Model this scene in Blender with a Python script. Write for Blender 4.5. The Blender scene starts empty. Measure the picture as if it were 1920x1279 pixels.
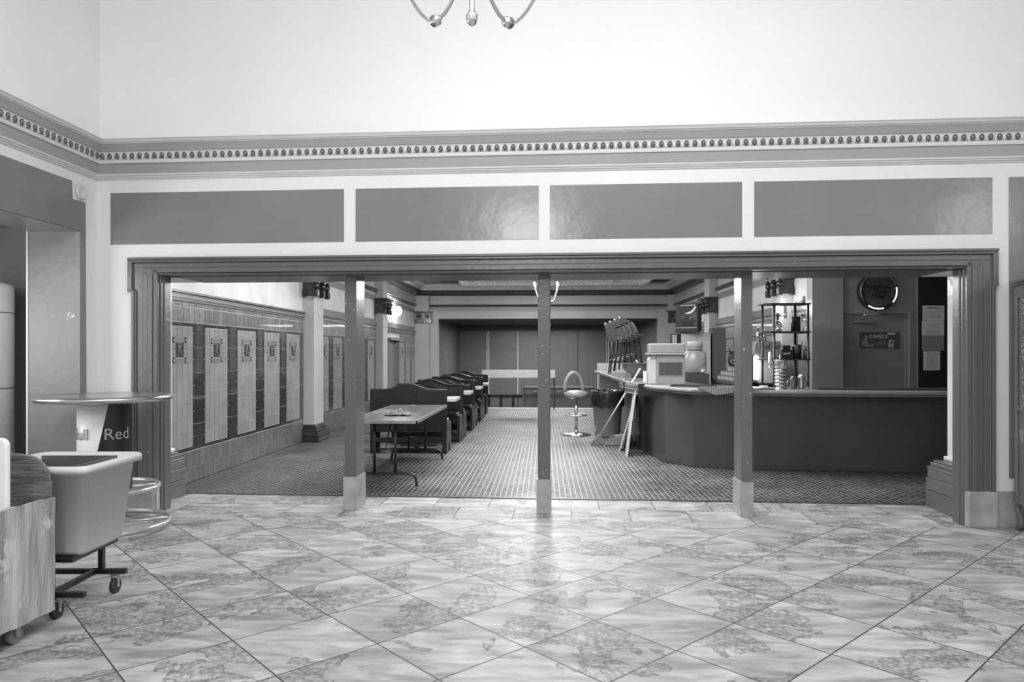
import bpy, bmesh, math, random
from mathutils import Matrix, Vector
random.seed(7)
PI = math.pi
COL = bpy.context.scene.collection
SC = bpy.context.scene

# ------------------------------------------------------------------ camera
F_PX, YAW, HOR, EYE = 1322.0, 0.045, 663.2, 1.5      # photograph is 1920 x 1279
cam = bpy.data.cameras.new('camera'); cam_o = bpy.data.objects.new('camera', cam); COL.objects.link(cam_o)
cam.sensor_width = 36.0; cam.lens = F_PX/1920*36; cam.shift_y = (HOR-639.5)/1920
cam.clip_start = .05; cam.clip_end = 100
cam_o.location = (0, 0, EYE); cam_o.rotation_euler = (PI/2, 0, YAW)
SC.camera = cam_o
# ------------------------------------------------------------------ view, world, lights
SC.view_settings.view_transform = 'Standard'; SC.view_settings.look = 'None'
SC.view_settings.gamma = 1; SC.view_settings.use_curve_mapping = False
SC.view_settings.exposure = 0.0
w = bpy.data.worlds.new('world'); SC.world = w; w.use_nodes = True
w.node_tree.nodes['Background'].inputs[0].default_value = (.93, .93, .93, 1)
w.node_tree.nodes['Background'].inputs[1].default_value = 0.85

def lamp(name, kind, loc, energy, size=.1, rot=(0, 0, 0), size_y=None):
    l = bpy.data.lights.new(name, kind); l.energy = energy
    if kind == 'AREA':
        l.size = size
        if size_y: l.shape = 'RECTANGLE'; l.size_y = size_y
    else: l.shadow_soft_size = size
    o = bpy.data.objects.new(name, l); o.location = loc; o.rotation_euler = rot; COL.objects.link(o)
    return o
lamp('hall_overhead_light', 'AREA', (.5, 2.2, 5.2), 265, 4.5, (math.radians(14), 0, 0), 3.0)
lamp('hall_side_light', 'AREA', (-5.9, 4.4, 1.7), 50, 1.2, (0, math.radians(-90), 0), 2.0)
lamp('hall_glare_light', 'AREA', (-.92, -2.85, 4.3), 110, 1.3, (math.radians(90), 0, 0), .9)  # unseen source, placed so the middle header panels mirror its glare
lamp('hall_end_glare_light', 'AREA', (7.85, -1.7, 4.05), 70, 1.0, (0, math.radians(90), 0), 1.2)  # unseen source added for the glare on the rightmost header panel
lamp('lobby_fill_light', 'POINT', (-5.0, 5.0, 2.3), 13, .15)  # added fill without a fixture, brightens the wall between column and jamb
lamp('bar_room_near_light', 'AREA', (-.2, 9.6, 3.55), 395, 4.5, (0, 0, 0), 2.2)
lamp('bar_room_far_light', 'AREA', (0, 18.2, 3.6), 330, 3.0, (0, 0, 0), 2.0)
lamp('sunken_area_light', 'AREA', (0, 25.0, 2.5), 230, 3.5, (0, 0, 0), 1.6)

# ------------------------------------------------------------------ helpers
def ray(px, py):
    u = (px-960)/F_PX; v = (HOR-py)/F_PX; c, s = math.cos(YAW), math.sin(YAW)
    return c*u-s, s*u+c, v
def at_y(px, py, Y): r = ray(px, py); return r[0]*Y/r[1], EYE+r[2]*Y/r[1]
def at_x(px, py, X): r = ray(px, py); return r[1]*X/r[0], EYE+r[2]*X/r[0]
FA, D0 = .0308, 6.42                 # the front wall stands a little askew to the bar room
FW = Matrix(((math.cos(FA), math.sin(FA), 0, math.sin(FA)*D0), (-math.sin(FA), math.cos(FA), 0, math.cos(FA)*D0), (0, 0, 1, 0), (0, 0, 0, 1)))
def fw(px, py=HOR, t=0):
    a = YAW+FA; u = (px-960)/F_PX; c, s = math.cos(a), math.sin(a); k = (D0+t)/(s*u+c)
    return (c*u-s)*k, EYE+(HOR-py)/F_PX*k

MATS = {}
def mat(name, g, rough=.5, metal=0., var=0., vs=3., bump=0., bs=30., coat=0., emit=0., chips=0., chip_g=.6, chip_s=18., island=0., alpha=1., trans=0., stretch=None, spec=.5):
    if name in MATS: return MATS[name]
    m = bpy.data.materials.new(name); m.use_nodes = True; nt = m.node_tree; N = nt.nodes; L = nt.links
    b = N['Principled BSDF']; b.inputs['Roughness'].default_value = rough; b.inputs['Metallic'].default_value = metal
    b.inputs['Base Color'].default_value = (g, g, g, 1); b.inputs['Coat Weight'].default_value = coat
    b.inputs['Specular IOR Level'].default_value = spec
    if trans: b.inputs['Transmission Weight'].default_value = trans
    if alpha < 1: b.inputs['Alpha'].default_value = alpha
    if emit:
        b.inputs['Emission Color'].default_value = (1, 1, 1, 1); b.inputs['Emission Strength'].default_value = emit
    tc = N.new('ShaderNodeTexCoord'); src = tc.outputs['Object']
    if stretch:
        mp = N.new('ShaderNodeMapping'); mp.inputs['Scale'].default_value = stretch; L.new(src, mp.inputs[0]); src = mp.outputs[0]
    col = None
    if var:
        n = N.new('ShaderNodeTexNoise'); n.inputs['Scale'].default_value = vs; n.inputs['Detail'].default_value = 6; L.new(src, n.inputs['Vector'])
        r = N.new('ShaderNodeMapRange'); r.inputs[1].default_value = .3; r.inputs[2].default_value = .7
        r.inputs[3].default_value = g*(1-var); r.inputs[4].default_value = g*(1+var); L.new(n.outputs[0], r.inputs[0]); col = r.outputs[0]
    if island:
        ge = N.new('ShaderNodeNewGeometry'); r = N.new('ShaderNodeMapRange'); r.inputs[3].default_value = 1-island; r.inputs[4].default_value = 1+island
        L.new(ge.outputs['Random Per Island'], r.inputs[0])
        mu = N.new('ShaderNodeMath'); mu.operation = 'MULTIPLY'; L.new(r.outputs[0], mu.inputs[0])
        if col: L.new(col, mu.inputs[1])
        else: mu.inputs[1].default_value = g
        col = mu.outputs[0]
    if chips:
        n = N.new('ShaderNodeTexNoise'); n.inputs['Scale'].default_value = chip_s; n.inputs['Detail'].default_value = 8; n.inputs['Roughness'].default_value = .65
        L.new(tc.outputs['Object'], n.inputs['Vector'])
        r = N.new('ShaderNodeMapRange'); r.inputs[1].default_value = chips; r.inputs[2].default_value = chips+.015; L.new(n.outputs[0], r.inputs[0])
        mx = N.new('ShaderNodeMix'); mx.data_type = 'FLOAT'; L.new(r.outputs[0], mx.inputs[0])
        if col: L.new(col, mx.inputs[2])
        else: mx.inputs[2].default_value = g
        mx.inputs[3].default_value = chip_g; col = mx.outputs[0]
    if col: L.new(col, b.inputs['Base Color'])
    if bump:
        n = N.new('ShaderNodeTexNoise'); n.inputs['Scale'].default_value = bs; n.inputs['Detail'].default_value = 4; L.new(src, n.inputs['Vector'])
        bp = N.new('ShaderNodeBump'); bp.inputs['Strength'].default_value = bump; bp.inputs['Distance'].default_value = .02
        L.new(n.outputs[0], bp.inputs['Height']); L.new(bp.outputs[0], b.inputs['Normal'])
    MATS[name] = m; return m

class MB:
    def __init__(s): s.v = []; s.f = []; s.m = []; s.sm = []
    def add(s, vs, fs, mi=0, smooth=False, M=None):
        o = len(s.v)
        s.v += [tuple(M @ Vector(p)) if M else tuple(p) for p in vs]
        for f in fs: s.f.append([o+i for i in f]); s.m.append(mi); s.sm.append(smooth)
        return s
    def box(s, a, b, mi=0, M=None):
        x0, y0, z0 = [min(p, q) for p, q in zip(a, b)]; x1, y1, z1 = [max(p, q) for p, q in zip(a, b)]
        v = [(x0, y0, z0), (x1, y0, z0), (x1, y1, z0), (x0, y1, z0), (x0, y0, z1), (x1, y0, z1), (x1, y1, z1), (x0, y1, z1)]
        return s.add(v, [(3, 2, 1, 0), (4, 5, 6, 7), (0, 1, 5, 4), (1, 2, 6, 5), (2, 3, 7, 6), (3, 0, 4, 7)], mi, False, M)
    def tile(s, a, b, ax, e=.004, mi=0):       # box whose face along axis ax (sign in e) is chamfered
        return s.box(a, b, mi)
    def prism(s, poly, axis, a, b, mi=0, M=None, smooth=False):
        def P(p, h): return (h, p[0], p[1]) if axis == 'x' else ((p[0], h, p[1]) if axis == 'y' else (p[0], p[1], h))
        n = len(poly); v = [P(p, a) for p in poly]+[P(p, b) for p in poly]
        s.add(v, [tuple(range(n))[::-1], tuple(range(n, 2*n))], mi, False, M)
        o = len(s.v)-2*n
        for i in range(n):
            j = (i+1) % n; s.f.append([o+i, o+j, o+n+j, o+n+i]); s.m.append(mi); s.sm.append(smooth)
        return s
    def lathe(s, prof, n=24, c=(0, 0, 0), mi=0, M=None, sx=1, sy=1, cap=True):
        v = []; k = len(prof)
        for r, z in prof:
            for i in range(n):
                a = 2*PI*i/n; v.append((c[0]+r*sx*math.cos(a), c[1]+r*sy*math.sin(a), c[2]+z))
        f = [(j*n+i, j*n+(i+1) % n, (j+1)*n+(i+1) % n, (j+1)*n+i) for j in range(k-1) for i in range(n)]
        s.add(v, f, mi, True, M)
        o = len(s.v)-len(v)
        if cap:
            s.f.append([o+i for i in range(n)][::-1]); s.m.append(mi); s.sm.append(False)
            s.f.append([o+(k-1)*n+i for i in range(n)]); s.m.append(mi); s.sm.append(False)
        return s
    def cyl(s, p, q, r, n=12, mi=0, r2=None):
        p = Vector(p); q = Vector(q); d = q-p; R = d.to_track_quat('Z', 'Y').to_matrix().to_4x4(); R.translation = p
        return s.lathe([(r, 0), (r if r2 is None else r2, d.length)], n, (0, 0, 0), mi, R)
    def tube(s, pts, r, n=10, closed=False, mi=0):
        pts = [Vector(p) for p in pts]; k = len(pts); v = []; up = None
        for i, p in enumerate(pts):
            a = pts[(i-1) % k] if closed or i > 0 else p; b = pts[(i+1) % k] if closed or i < k-1 else p
            t = (b-a).normalized()
            if up is None:
                up = Vector((0, 0, 1)) if abs(t.z) < .9 else Vector((1, 0, 0))
            x = t.cross(up).normalized(); y = x.cross(t).normalized(); up = y
            rr = r(i/(k-1)) if callable(r) else r
            for j in range(n):
                q = 2*PI*j/n; v.append(p+x*rr*math.cos(q)+y*rr*math.sin(q))
        f = []
        for i in range(k if closed else k-1):
            i2 = (i+1) % k
            for j in range(n): f.append((i*n+j, i*n+(j+1) % n, i2*n+(j+1) % n, i2*n+j))
        s.add(v, f, mi, True)
        if not closed:
            o = len(s.v)-len(v)
            s.f.append([o+j for j in range(n)]); s.m.append(mi); s.sm.append(False)
            s.f.append([o+(k-1)*n+j for j in range(n)][::-1]); s.m.append(mi); s.sm.append(False)
        return s
    def ball(s, c, r, sx=1, sy=1, sz=1, n=12, mi=0, M=None):
        k = max(4, n//2); pr = [(r*math.sin(PI*i/k)*1.0+1e-5, -r*math.cos(PI*i/k)*sz) for i in range(k+1)]
        return s.lathe(pr, n, c, mi, M, sx, sy, cap=False)
    def sweep(s, path, prof, mi=0, smooth=False):   # plan path (x,y); prof (offset to the left of travel, z)
        k = len(path); P = [Vector(p) for p in path]; v = []; n = len(prof)
        for i in range(k):
            d1 = (P[i]-P[i-1]).normalized() if i > 0 else (P[1]-P[0]).normalized()
            d2 = (P[i+1]-P[i]).normalized() if i < k-1 else d1
            n1 = Vector((-d1.y, d1.x)); n2 = Vector((-d2.y, d2.x)); m = (n1+n2).normalized(); m = m/max(.2, m.dot(n1))
            for o, z in prof: v.append((P[i].x+m.x*o, P[i].y+m.y*o, z))
        f = []
        for i in range(k-1):
            for j in range(n): f.append((i*n+j, i*n+(j+1) % n, (i+1)*n+(j+1) % n, (i+1)*n+j))
        f.append(tuple(range(n))[::-1]); f.append(tuple((k-1)*n+j for j in range(n)))
        return s.add(v, f, mi, smooth)
    def build(s, name, m, parent=None, bevel=0., seg=2, M=None, loc=None):
        me = bpy.data.meshes.new(name); me.from_pydata(s.v, [], s.f)
        for x in (m if isinstance(m, (list, tuple)) else [m]): me.materials.append(x)
        me.polygons.foreach_set('material_index', s.m); me.polygons.foreach_set('use_smooth', s.sm)
        bm = bmesh.new(); bm.from_mesh(me); bmesh.ops.recalc_face_normals(bm, faces=bm.faces); bm.to_mesh(me); bm.free()
        me.update(); o = bpy.data.objects.new(name, me); COL.objects.link(o)
        if bevel:
            b = o.modifiers.new('bevel', 'BEVEL'); b.width = bevel; b.segments = seg; b.limit_method = 'ANGLE'; b.angle_limit = math.radians(35)
        if parent: o.parent = parent
        if M: o.matrix_world = M
        if loc: o.location = loc
        return o

def tag(o, label, cat, group=None, kind=None):
    o['label'] = label; o['category'] = cat
    if group: o['group'] = group
    if kind: o['kind'] = kind
    return o
def struct(o): o['kind'] = 'structure'; return o
def thing(name, label, cat, loc=(0, 0, 0), rz=0, group=None):
    o = bpy.data.objects.new(name, None); COL.objects.link(o); o.location = loc; o.rotation_euler = (0, 0, rz); o.empty_display_size = .1
    return tag(o, label, cat, group)
def copy_tree(o, parent=None):
    c = o.copy(); COL.objects.link(c); c.parent = parent
    if parent: c.matrix_parent_inverse = o.matrix_parent_inverse.copy()
    for ch in [x for x in SC.objects if x.parent == o]: copy_tree(ch, c)
    return c
def dup(o, loc, rz, label, group=None):
    c = copy_tree(o); c.location = loc; c.rotation_euler = (0, 0, rz); c['label'] = label
    if group: c['group'] = group
    return c
def text(name, body, size, m, parent=None, M=None, depth=.002, loc=None, rot=None, align='CENTER', vert=False, sx=1.):
    cu = bpy.data.curves.new(name, 'FONT'); cu.body = body; cu.size = size; cu.extrude = depth; cu.align_x = align; cu.align_y = 'CENTER'; cu.resolution_u = 3
    if vert: cu.space_line = .78
    t = bpy.data.objects.new(name+'_tmp', cu); COL.objects.link(t); bpy.context.view_layer.update()
    me = bpy.data.meshes.new_from_object(t.evaluated_get(bpy.context.evaluated_depsgraph_get()))
    bpy.data.objects.remove(t); me.name = name; me.materials.clear(); me.materials.append(m)
    o = bpy.data.objects.new(name, me); COL.objects.link(o)
    if parent: o.parent = parent
    if M: o.matrix_world = M
    if loc: o.location = loc
    if rot: o.rotation_euler = rot
    if sx != 1: o.scale = (sx, 1, 1)
    return o
def arc(cx, cz, r, a0, a1, n): return [(cx+r*math.cos(a0+(a1-a0)*i/n), cz+r*math.sin(a0+(a1-a0)*i/n)) for i in range(n+1)]

# ------------------------------------------------------------------ materials
cream = mat('cream_wall_paint', .72, .42, var=.03, vs=1.5, bump=.12, bs=9, stretch=(1, 1, .5))
upper = mat('white_plaster', .80, .55, var=.025, vs=1.2, bump=.1, bs=6)
gpanel = mat('grey_gloss_paint', .19, .2, var=.05, vs=2, bump=.13, bs=6)
gband = mat('grey_cornice_paint', .33, .32, var=.05, vs=2, bump=.1, bs=9)
trimw = mat('pale_moulding_paint', .62, .35, var=.04)
eggs = mat('egg_and_dart_glaze', .11, .18, var=.1, vs=6, coat=.4)
casing = mat('grey_casing_paint', .112, .28, var=.06, vs=3, bump=.1, bs=25, chips=.70, chip_g=.6, chip_s=11)
postp = mat('chipped_post_paint', .112, .3, var=.06, vs=3, bump=.1, bs=25, chips=.665, chip_g=.7, chip_s=26)
marble = mat('veined_marble', .33, .3, var=.28, vs=5, bump=.05, chips=.69, chip_g=.15, chip_s=9)
glossw = mat('glossy_white_paint', .70, .16, var=.08, vs=4, bump=.2, bs=10)
nichep = mat('worn_grey_door_paint', .19, .35, var=.08, vs=2.5, bump=.2, bs=12, chips=.69, chip_g=.75, chip_s=5)
darkp = mat('dark_paint', .06, .4)
blackm = mat('black_matte', .012, .6)
lightgrey = mat('light_grey_room_paint', .46, .36, var=.05, vs=2, bump=.08)
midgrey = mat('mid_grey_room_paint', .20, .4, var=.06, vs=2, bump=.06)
plaster = mat('patchy_plaster', .62, .4, var=.12, vs=3, bump=.1, bs=5)
darkmould = mat('dark_moulding_paint', .07, .35, var=.1)
t_light = mat('light_glazed_tile', .255, .22, island=.10, var=.05, vs=9, bump=.1, bs=14, coat=.3)
t_dark = mat('dark_glazed_tile', .036, .2, island=.22, var=.12, vs=9, bump=.08, bs=14, coat=.4)
t_mid = mat('mid_glazed_tile', .15, .25, island=.3, var=.15, vs=6, bump=.2, bs=14, coat=.3)
t_base = mat('base_course_tile', .125, .3, island=.14, var=.1, vs=6, bump=.1, bs=14)
t_rel = mat('relief_tile', .17, .35, island=.2, var=.1)
grout = mat('pale_grout', .50, .7)
chrome = mat('chrome', .75, .12, metal=1)
chrome_b = mat('brushed_chrome', .55, .28, metal=1)
brass = mat('polished_silver_fitting', .8, .15, metal=1)
dkwood = mat('dark_stained_wood', .016, .35, spec=.35, var=.3, vs=4, stretch=(6, 6, 1), bump=.05)
leather = mat('dark_buttoned_leatherette', .016, .2, spec=.4, bump=.12, bs=8, coat=.2)
ltwood = mat('pale_raw_wood', .36, .5, var=.22, vs=3, stretch=(1.5, 8, 14))
barfront = mat('dark_bar_front_paint', .066, .35, var=.12, vs=2, bump=.05, stretch=(1, 1, .4))
bartop = mat('bar_top_laminate', .30, .2, var=.12, vs=5, coat=.3)
rubber = mat('black_rubber', .02, .55)
ivory = mat('ivory_laminate', .42, .35)
beige = mat('beige_machine_enamel', .25, .35, var=.05)
whitep = mat('white_plastic', .80, .3)
greyplast = mat('grey_plastic', .17, .4, var=.05)
glass = mat('clear_glass', .9, .03, trans=1.)
frost = mat('cloudy_plastic', .42, .3, trans=.45)
paper = mat('paper', .62, .7, var=.04)
paper2 = mat('grey_paper', .25, .7, var=.04)
ink = mat('printed_ink', .05, .6)
inkg = mat('faded_ink', .2, .6)
bulbm = mat('lit_bulb', .9, .3, emit=60)
glow = mat('lit_tube', .9, .3, emit=14)
steel = mat('black_steel', .03, .35, metal=.3)
galv = mat('worn_steel', .35, .4, metal=.8, var=.2, vs=20)

def floor_stone(name, loc, rot, size, offset=0., rowh=1., mort=.012):
    m = bpy.data.materials.new(name); m.use_nodes = True; nt = m.node_tree; N = nt.nodes; L = nt.links; b = N['Principled BSDF']
    tc = N.new('ShaderNodeTexCoord'); mp = N.new('ShaderNodeMapping'); mp.vector_type = 'TEXTURE'
    mp.inputs['Location'].default_value = (loc[0], loc[1], 0); mp.inputs['Rotation'].default_value = (0, 0, rot); mp.inputs['Scale'].default_value = (size, size, 1)
    L.new(tc.outputs['Object'], mp.inputs[0])
    br = N.new('ShaderNodeTexBrick'); br.offset = offset; br.squash = 1
    for k, v in (('Color1', (0, 0, 0, 1)), ('Color2', (1, 1, 1, 1)), ('Mortar', (.5, .5, .5, 1))): br.inputs[k].default_value = v
    for k, v in (('Scale', 1), ('Mortar Size', mort*.65), ('Mortar Smooth', .1), ('Brick Width', 1), ('Row Height', rowh)): br.inputs[k].default_value = v
    L.new(mp.outputs[0], br.inputs['Vector'])
    bw = N.new('ShaderNodeSeparateColor'); L.new(br.outputs['Color'], bw.inputs[0])
    def noise(scale, det, rough=.55, vec=None, wmul=37., dist=0.):
        n = N.new('ShaderNodeTexNoise'); n.noise_dimensions = '4D'; n.inputs['Scale'].default_value = scale; n.inputs['Detail'].default_value = det; n.inputs['Roughness'].default_value = rough; n.inputs['Distortion'].default_value = dist
        L.new(vec or tc.outputs['Object'], n.inputs['Vector'])
        mm = N.new('ShaderNodeMath'); mm.operation = 'MULTIPLY'; mm.inputs[1].default_value = wmul; L.new(bw.outputs[0], mm.inputs[0]); L.new(mm.outputs[0], n.inputs['W']); return n.outputs[0]
    def mr(x, a, c, lo, hi):
        r = N.new('ShaderNodeMapRange'); r.inputs[1].default_value = a; r.inputs[2].default_value = c; r.inputs[3].default_value = lo; r.inputs[4].default_value = hi; L.new(x, r.inputs[0]); return r.outputs[0]
    def op(o, a, c):
        r = N.new('ShaderNodeMath'); r.operation = o
        for i, q in enumerate((a, c)):
            if isinstance(q, (int, float)): r.inputs[i].default_value = q
            else: L.new(q, r.inputs[i])
        return r.outputs[0]
    sm = N.new('ShaderNodeMapping'); sm.inputs['Rotation'].default_value = (0, 0, .5); sm.inputs['Scale'].default_value = (1.2, 4.5, 1); L.new(tc.outputs['Object'], sm.inputs[0])
    streak = mr(noise(1.6, 6, .6, sm.outputs[0], 11., 1.2), .36, .66, .23, .50)
    field = noise(2.1, 5, .5, None, 37., .5)
    region = mr(field, .535, .545, 0, .9)
    edge = mr(op('ABSOLUTE', op('SUBTRACT', field, .54), 0), 0., .008, .5, 1)
    pit = mr(noise(38, 3, .6, None, 3.), .40, .60, .48, 1.0)
    pitv = op('ADD', op('MULTIPLY', op('SUBTRACT', pit, 1.), region), 1.)
    v = op('MULTIPLY', op('MULTIPLY', streak, edge), pitv)
    v = op('MULTIPLY', v, mr(bw.outputs[0], 0, 1, .92, 1.08))
    mx = N.new('ShaderNodeMix'); mx.data_type = 'FLOAT'; L.new(br.outputs['Fac'], mx.inputs[0]); L.new(v, mx.inputs[2]); mx.inputs[3].default_value = .06
    L.new(mx.outputs[0], b.inputs['Base Color'])
    L.new(mr(noise(6, 4), .3, .7, .36, .6), b.inputs['Roughness']); b.inputs['Specular IOR Level'].default_value = .25
    bp = N.new('ShaderNodeBump'); bp.inputs['Strength'].default_value = .35; bp.inputs['Distance'].default_value = .004
    hh = op('ADD', op('MULTIPLY', br.outputs['Fac'], -1.), op('MULTIPLY', op('MULTIPLY', pit, region), .5)); L.new(hh, bp.inputs['Height']); L.new(bp.outputs[0], b.inputs['Normal'])
    return m
stone = floor_stone('diagonal_stone_tile', (-.0954, 3.6025), .7756, .541)
stone_b = floor_stone('border_stone_tile', (-.02, 6.36), -FA, .54, .5, .88)
def mosaic():
    m = bpy.data.materials.new('small_dark_floor_mosaic'); m.use_nodes = True; nt = m.node_tree; N = nt.nodes; L = nt.links; b = N['Principled BSDF']
    tc = N.new('ShaderNodeTexCoord'); mp = N.new('ShaderNodeMapping'); mp.vector_type = 'TEXTURE'; mp.inputs['Rotation'].default_value = (0, 0, PI/2); L.new(tc.outputs['Object'], mp.inputs[0])
    br = N.new('ShaderNodeTexBrick'); br.offset = .5; br.inputs['Color1'].default_value = (.03, .03, .03, 1); br.inputs['Color2'].default_value = (.075, .075, .075, 1); br.inputs['Mortar'].default_value = (.34, .34, .34, 1)
    for k, v in (('Scale', 1), ('Mortar Size', .0036), ('Mortar Smooth', .1), ('Brick Width', .115), ('Row Height', .0575)): br.inputs[k].default_value = v
    L.new(mp.outputs[0], br.inputs['Vector'])
    n = N.new('ShaderNodeTexNoise'); n.inputs['Scale'].default_value = 1.2; n.inputs['Detail'].default_value = 7; L.new(tc.outputs['Object'], n.inputs['Vector'])
    r = N.new('ShaderNodeMapRange'); r.inputs[1].default_value = .35; r.inputs[2].default_value = .68; r.inputs[3].default_value = .75; r.inputs[4].default_value = 1.35; L.new(n.outputs[0], r.inputs[0])
    mx = N.new('ShaderNodeVectorMath'); mx.operation = 'SCALE'; L.new(br.outputs['Color'], mx.inputs[0]); L.new(r.outputs[0], mx.inputs['Scale']); L.new(mx.outputs[0], b.inputs['Base Color'])
    r2 = N.new('ShaderNodeMapRange'); r2.inputs[1].default_value = .3; r2.inputs[2].default_value = .7; r2.inputs[3].default_value = .34; r2.inputs[4].default_value = .6; b.inputs['Specular IOR Level'].default_value = .25; L.new(n.outputs[0], r2.inputs[0]); L.new(r2.outputs[0], b.inputs['Roughness'])
    bp = N.new('ShaderNodeBump'); bp.invert = True; bp.inputs['Strength'].default_value = .3; bp.inputs['Distance'].default_value = .003; L.new(br.outputs['Fac'], bp.inputs['Height']); L.new(bp.outputs[0], b.inputs['Normal'])
    return m
mosm = mosaic()
def slotted(name, axis, period, duty, g1, g0, rough=.4):
    m = bpy.data.materials.new(name); m.use_nodes = True; N = m.node_tree.nodes; L = m.node_tree.links; b = N['Principled BSDF']; b.inputs['Roughness'].default_value = rough
    tc = N.new('ShaderNodeTexCoord'); s = N.new('ShaderNodeSeparateXYZ'); L.new(tc.outputs['Object'], s.inputs[0])
    a = N.new('ShaderNodeMath'); a.operation = 'FRACT'; d = N.new('ShaderNodeMath'); d.operation = 'DIVIDE'; d.inputs[1].default_value = period; L.new(s.outputs[axis], d.inputs[0]); L.new(d.outputs[0], a.inputs[0])
    g = N.new('ShaderNodeMath'); g.operation = 'GREATER_THAN'; g.inputs[1].default_value = duty; L.new(a.outputs[0], g.inputs[0])
    mx = N.new('ShaderNodeMix'); mx.data_type = 'FLOAT'; L.new(g.outputs[0], mx.inputs[0]); mx.inputs[2].default_value = g1; mx.inputs[3].default_value = g0; L.new(mx.outputs[0], b.inputs['Base Color'])
    return m

# ------------------------------------------------------------------ the hall: floors, walls, ceiling
def fwpt(s, t): p = FW @ Vector((s, t, 0)); return (p.x, p.y)
WX = -4.265                                  # hall left wall plane
def poly_floor(name, pts, z, m, th=.2):
    return struct(MB().prism(pts, 'z', z-th, z).build(name, m))
corner = (WX, (FW @ Vector(((WX-math.sin(FA)*D0)/math.cos(FA), 0, 0))).y)
poly_floor('floor', [(-6.4, -3.0), (8.2, -3.0), fwpt(8.2, -.06), fwpt(-6.6, -.06)], 0, stone)
poly_floor('floor', [fwpt(-6.6, -.06), fwpt(8.2, -.06), fwpt(8.2, .86), fwpt(-6.6, .86)], 0, stone_b)
poly_floor('floor', [fwpt(-4.6, .86), fwpt(6.8, .86), (7.0, 19.4), (-4.4, 19.4)], -.004, mosm)
struct(MB().box((-4.3, 0, -.02), (4.0, .05, .008), M=Matrix.Translation((0, .84, 0))).build('trim_9', darkp, M=FW))
struct(MB().box((-6.4, -3, 5.5), (8.2, 7.4, 5.7)).build('ceiling', upper))
OL, OR = fw(300)[0], fw(1808)[0]; T = .84
SZ = 2.26                                    # soffit height
wf = MB()
wf.box((-4.6, 0, 0), (OL, .17, SZ)); wf.box((OR, 0, 0), (8.2, .17, SZ)); wf.box((-4.6, .17, 0), (-4.38, T, SZ)); wf.box((3.87, .17, 0), (8.2, T, SZ)); wf.box((-4.6, 0, SZ), (8.2, T, 3.3))
struct(wf.build('wall_front', cream, M=FW))
struct(MB().box((-4.6, .02, 3.3), (8.2, T, 5.6)).build('wall_front_upper', upper, M=FW))
# left hall wall with an opening
yj, zj = at_x(151, 433, WX)
lw = MB()
lw.box((WX-.2, yj, 0), (WX, corner[1]+.3, 3.3)); lw.box((WX-.49, -3, zj), (WX, yj, 3.3)); lw.box((WX-.49, yj, 0), (WX-.2, yj+.45, 3.3))
lw.box((WX-.49, -3, 0), (WX, 4.2, zj))
struct(lw.build('wall_left', cream))
struct(MB().box((WX-.3, -3, 3.3), (WX+.012, corner[1]+.3, 5.6)).build('wall_left_upper', upper))
struct(MB().box((8.0, -3, 0), (8.2, 7, 5.6)).build('wall_right', upper))
# grey paint on the left wall, jamb and soffit of the opening
pz = lambda px, py: at_x(px, py, WX)
g1, g2, g3, g4 = pz(0, 291.5), pz(134, 339), pz(135.5, 373), pz(159.5, 380)
gx = MB(); e = .006
slope_top = g1[1]
gx.prism([(3.0, g2[1]), (g2[0], g2[1]), (g3[0], g3[1]), (g4[0], g4[1]), (g4[0]+.02, 0), (yj, 0), (yj, zj), (3.0, zj)], 'x', WX-.002, WX+e)
gx.box((WX-.49, yj-.006, 0), (WX, yj+.002, zj)); gx.box((WX-.49, 3, zj-.006), (WX, yj, zj+.002))
struct(gx.build('trim_1', nichep))
struct(MB().lathe([(.07, 0), (.07, .012), (.055, .02), (.045, .012), (0.001, .014)], 24, M=Matrix.Translation((WX+.004, *pz(150, 360)))@Matrix.Rotation(PI/2, 4, 'Y')).build('trim_2', trimw))
# beyond the opening: narrow lobby with a pale stone column
lb = MB(); lb.box((-6.2, yj+.45, 0), (WX-.3, yj+.6, 3.2)); lb.box((-6.3, 2.5, 0), (-6.2, yj+.6, 3.2)); lb.box((-6.2, 2.5, 2.75), (WX-.49, yj+.6, 2.9))
struct(lb.build('wall_lobby', midgrey))
fr = MB(); fr.box((WX-.51, yj-.012, 0), (WX-.492, yj+.012, zj))
struct(fr.build('door_1', trimw))
co = thing('stone_column', 'pale round stone column with joint lines inside the left opening', 'column', (-5.22, 6.3, 0))
MB().lathe([(.27, .36), (.265, 1.2), (.268, 1.203), (.268, 2.1), (.255, 2.14), (.2, 2.16)], 40).build('shaft', mat('pale_polished_stone', .66, .25, var=.08, vs=2), co)
jn = MB()
for z in (1.18, 1.88): jn.tube([(.269*math.cos(a*PI/20), .269*math.sin(a*PI/20), z) for a in range(40)], .004, 6, True)
jn.build('joint', darkmould, co)
MB().lathe([(.36, 0), (.36, .14), (.33, .16), (.34, .22), (.30, .26), (.31, .31), (.27, .36)], 40).build('base', trimw, co)

# cornice along the left wall and the front wall
path = [(WX, 1.0), corner, fwpt(8.0, 0)]
path = path[::-1]       # travelling right to left so that the room lies on the left side
def band(name, prof, m): return struct(MB().sweep(path, prof).build(name, m))
def pr(z0, z1, o0, o1): return [(-.02, z0), (o0, z0), (o1, z1), (-.02, z1)]
band('trim_3', [(-.02, 3.157), (.012, 3.157), (.016, 3.170), (.028, 3.173), (.03, 3.185), (.042, 3.188), (.044, 3.202), (-.02, 3.202)], trimw)
band('trim_4', pr(3.202, 3.296, .04, .055), gband)
band('trim_5', [(-.02, 3.296), (.068, 3.296), (.07, 3.308), (.062, 3.312), (.064, 3.330), (.06, 3.332), (-.02, 3.332)], trimw)
band('trim_6', [(-.02, 3.332), (.055, 3.332), (.075, 3.405), (-.02, 3.405)], trimw)
band('trim_7', pr(3.405, 3.467, .085, .11), gband)
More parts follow.
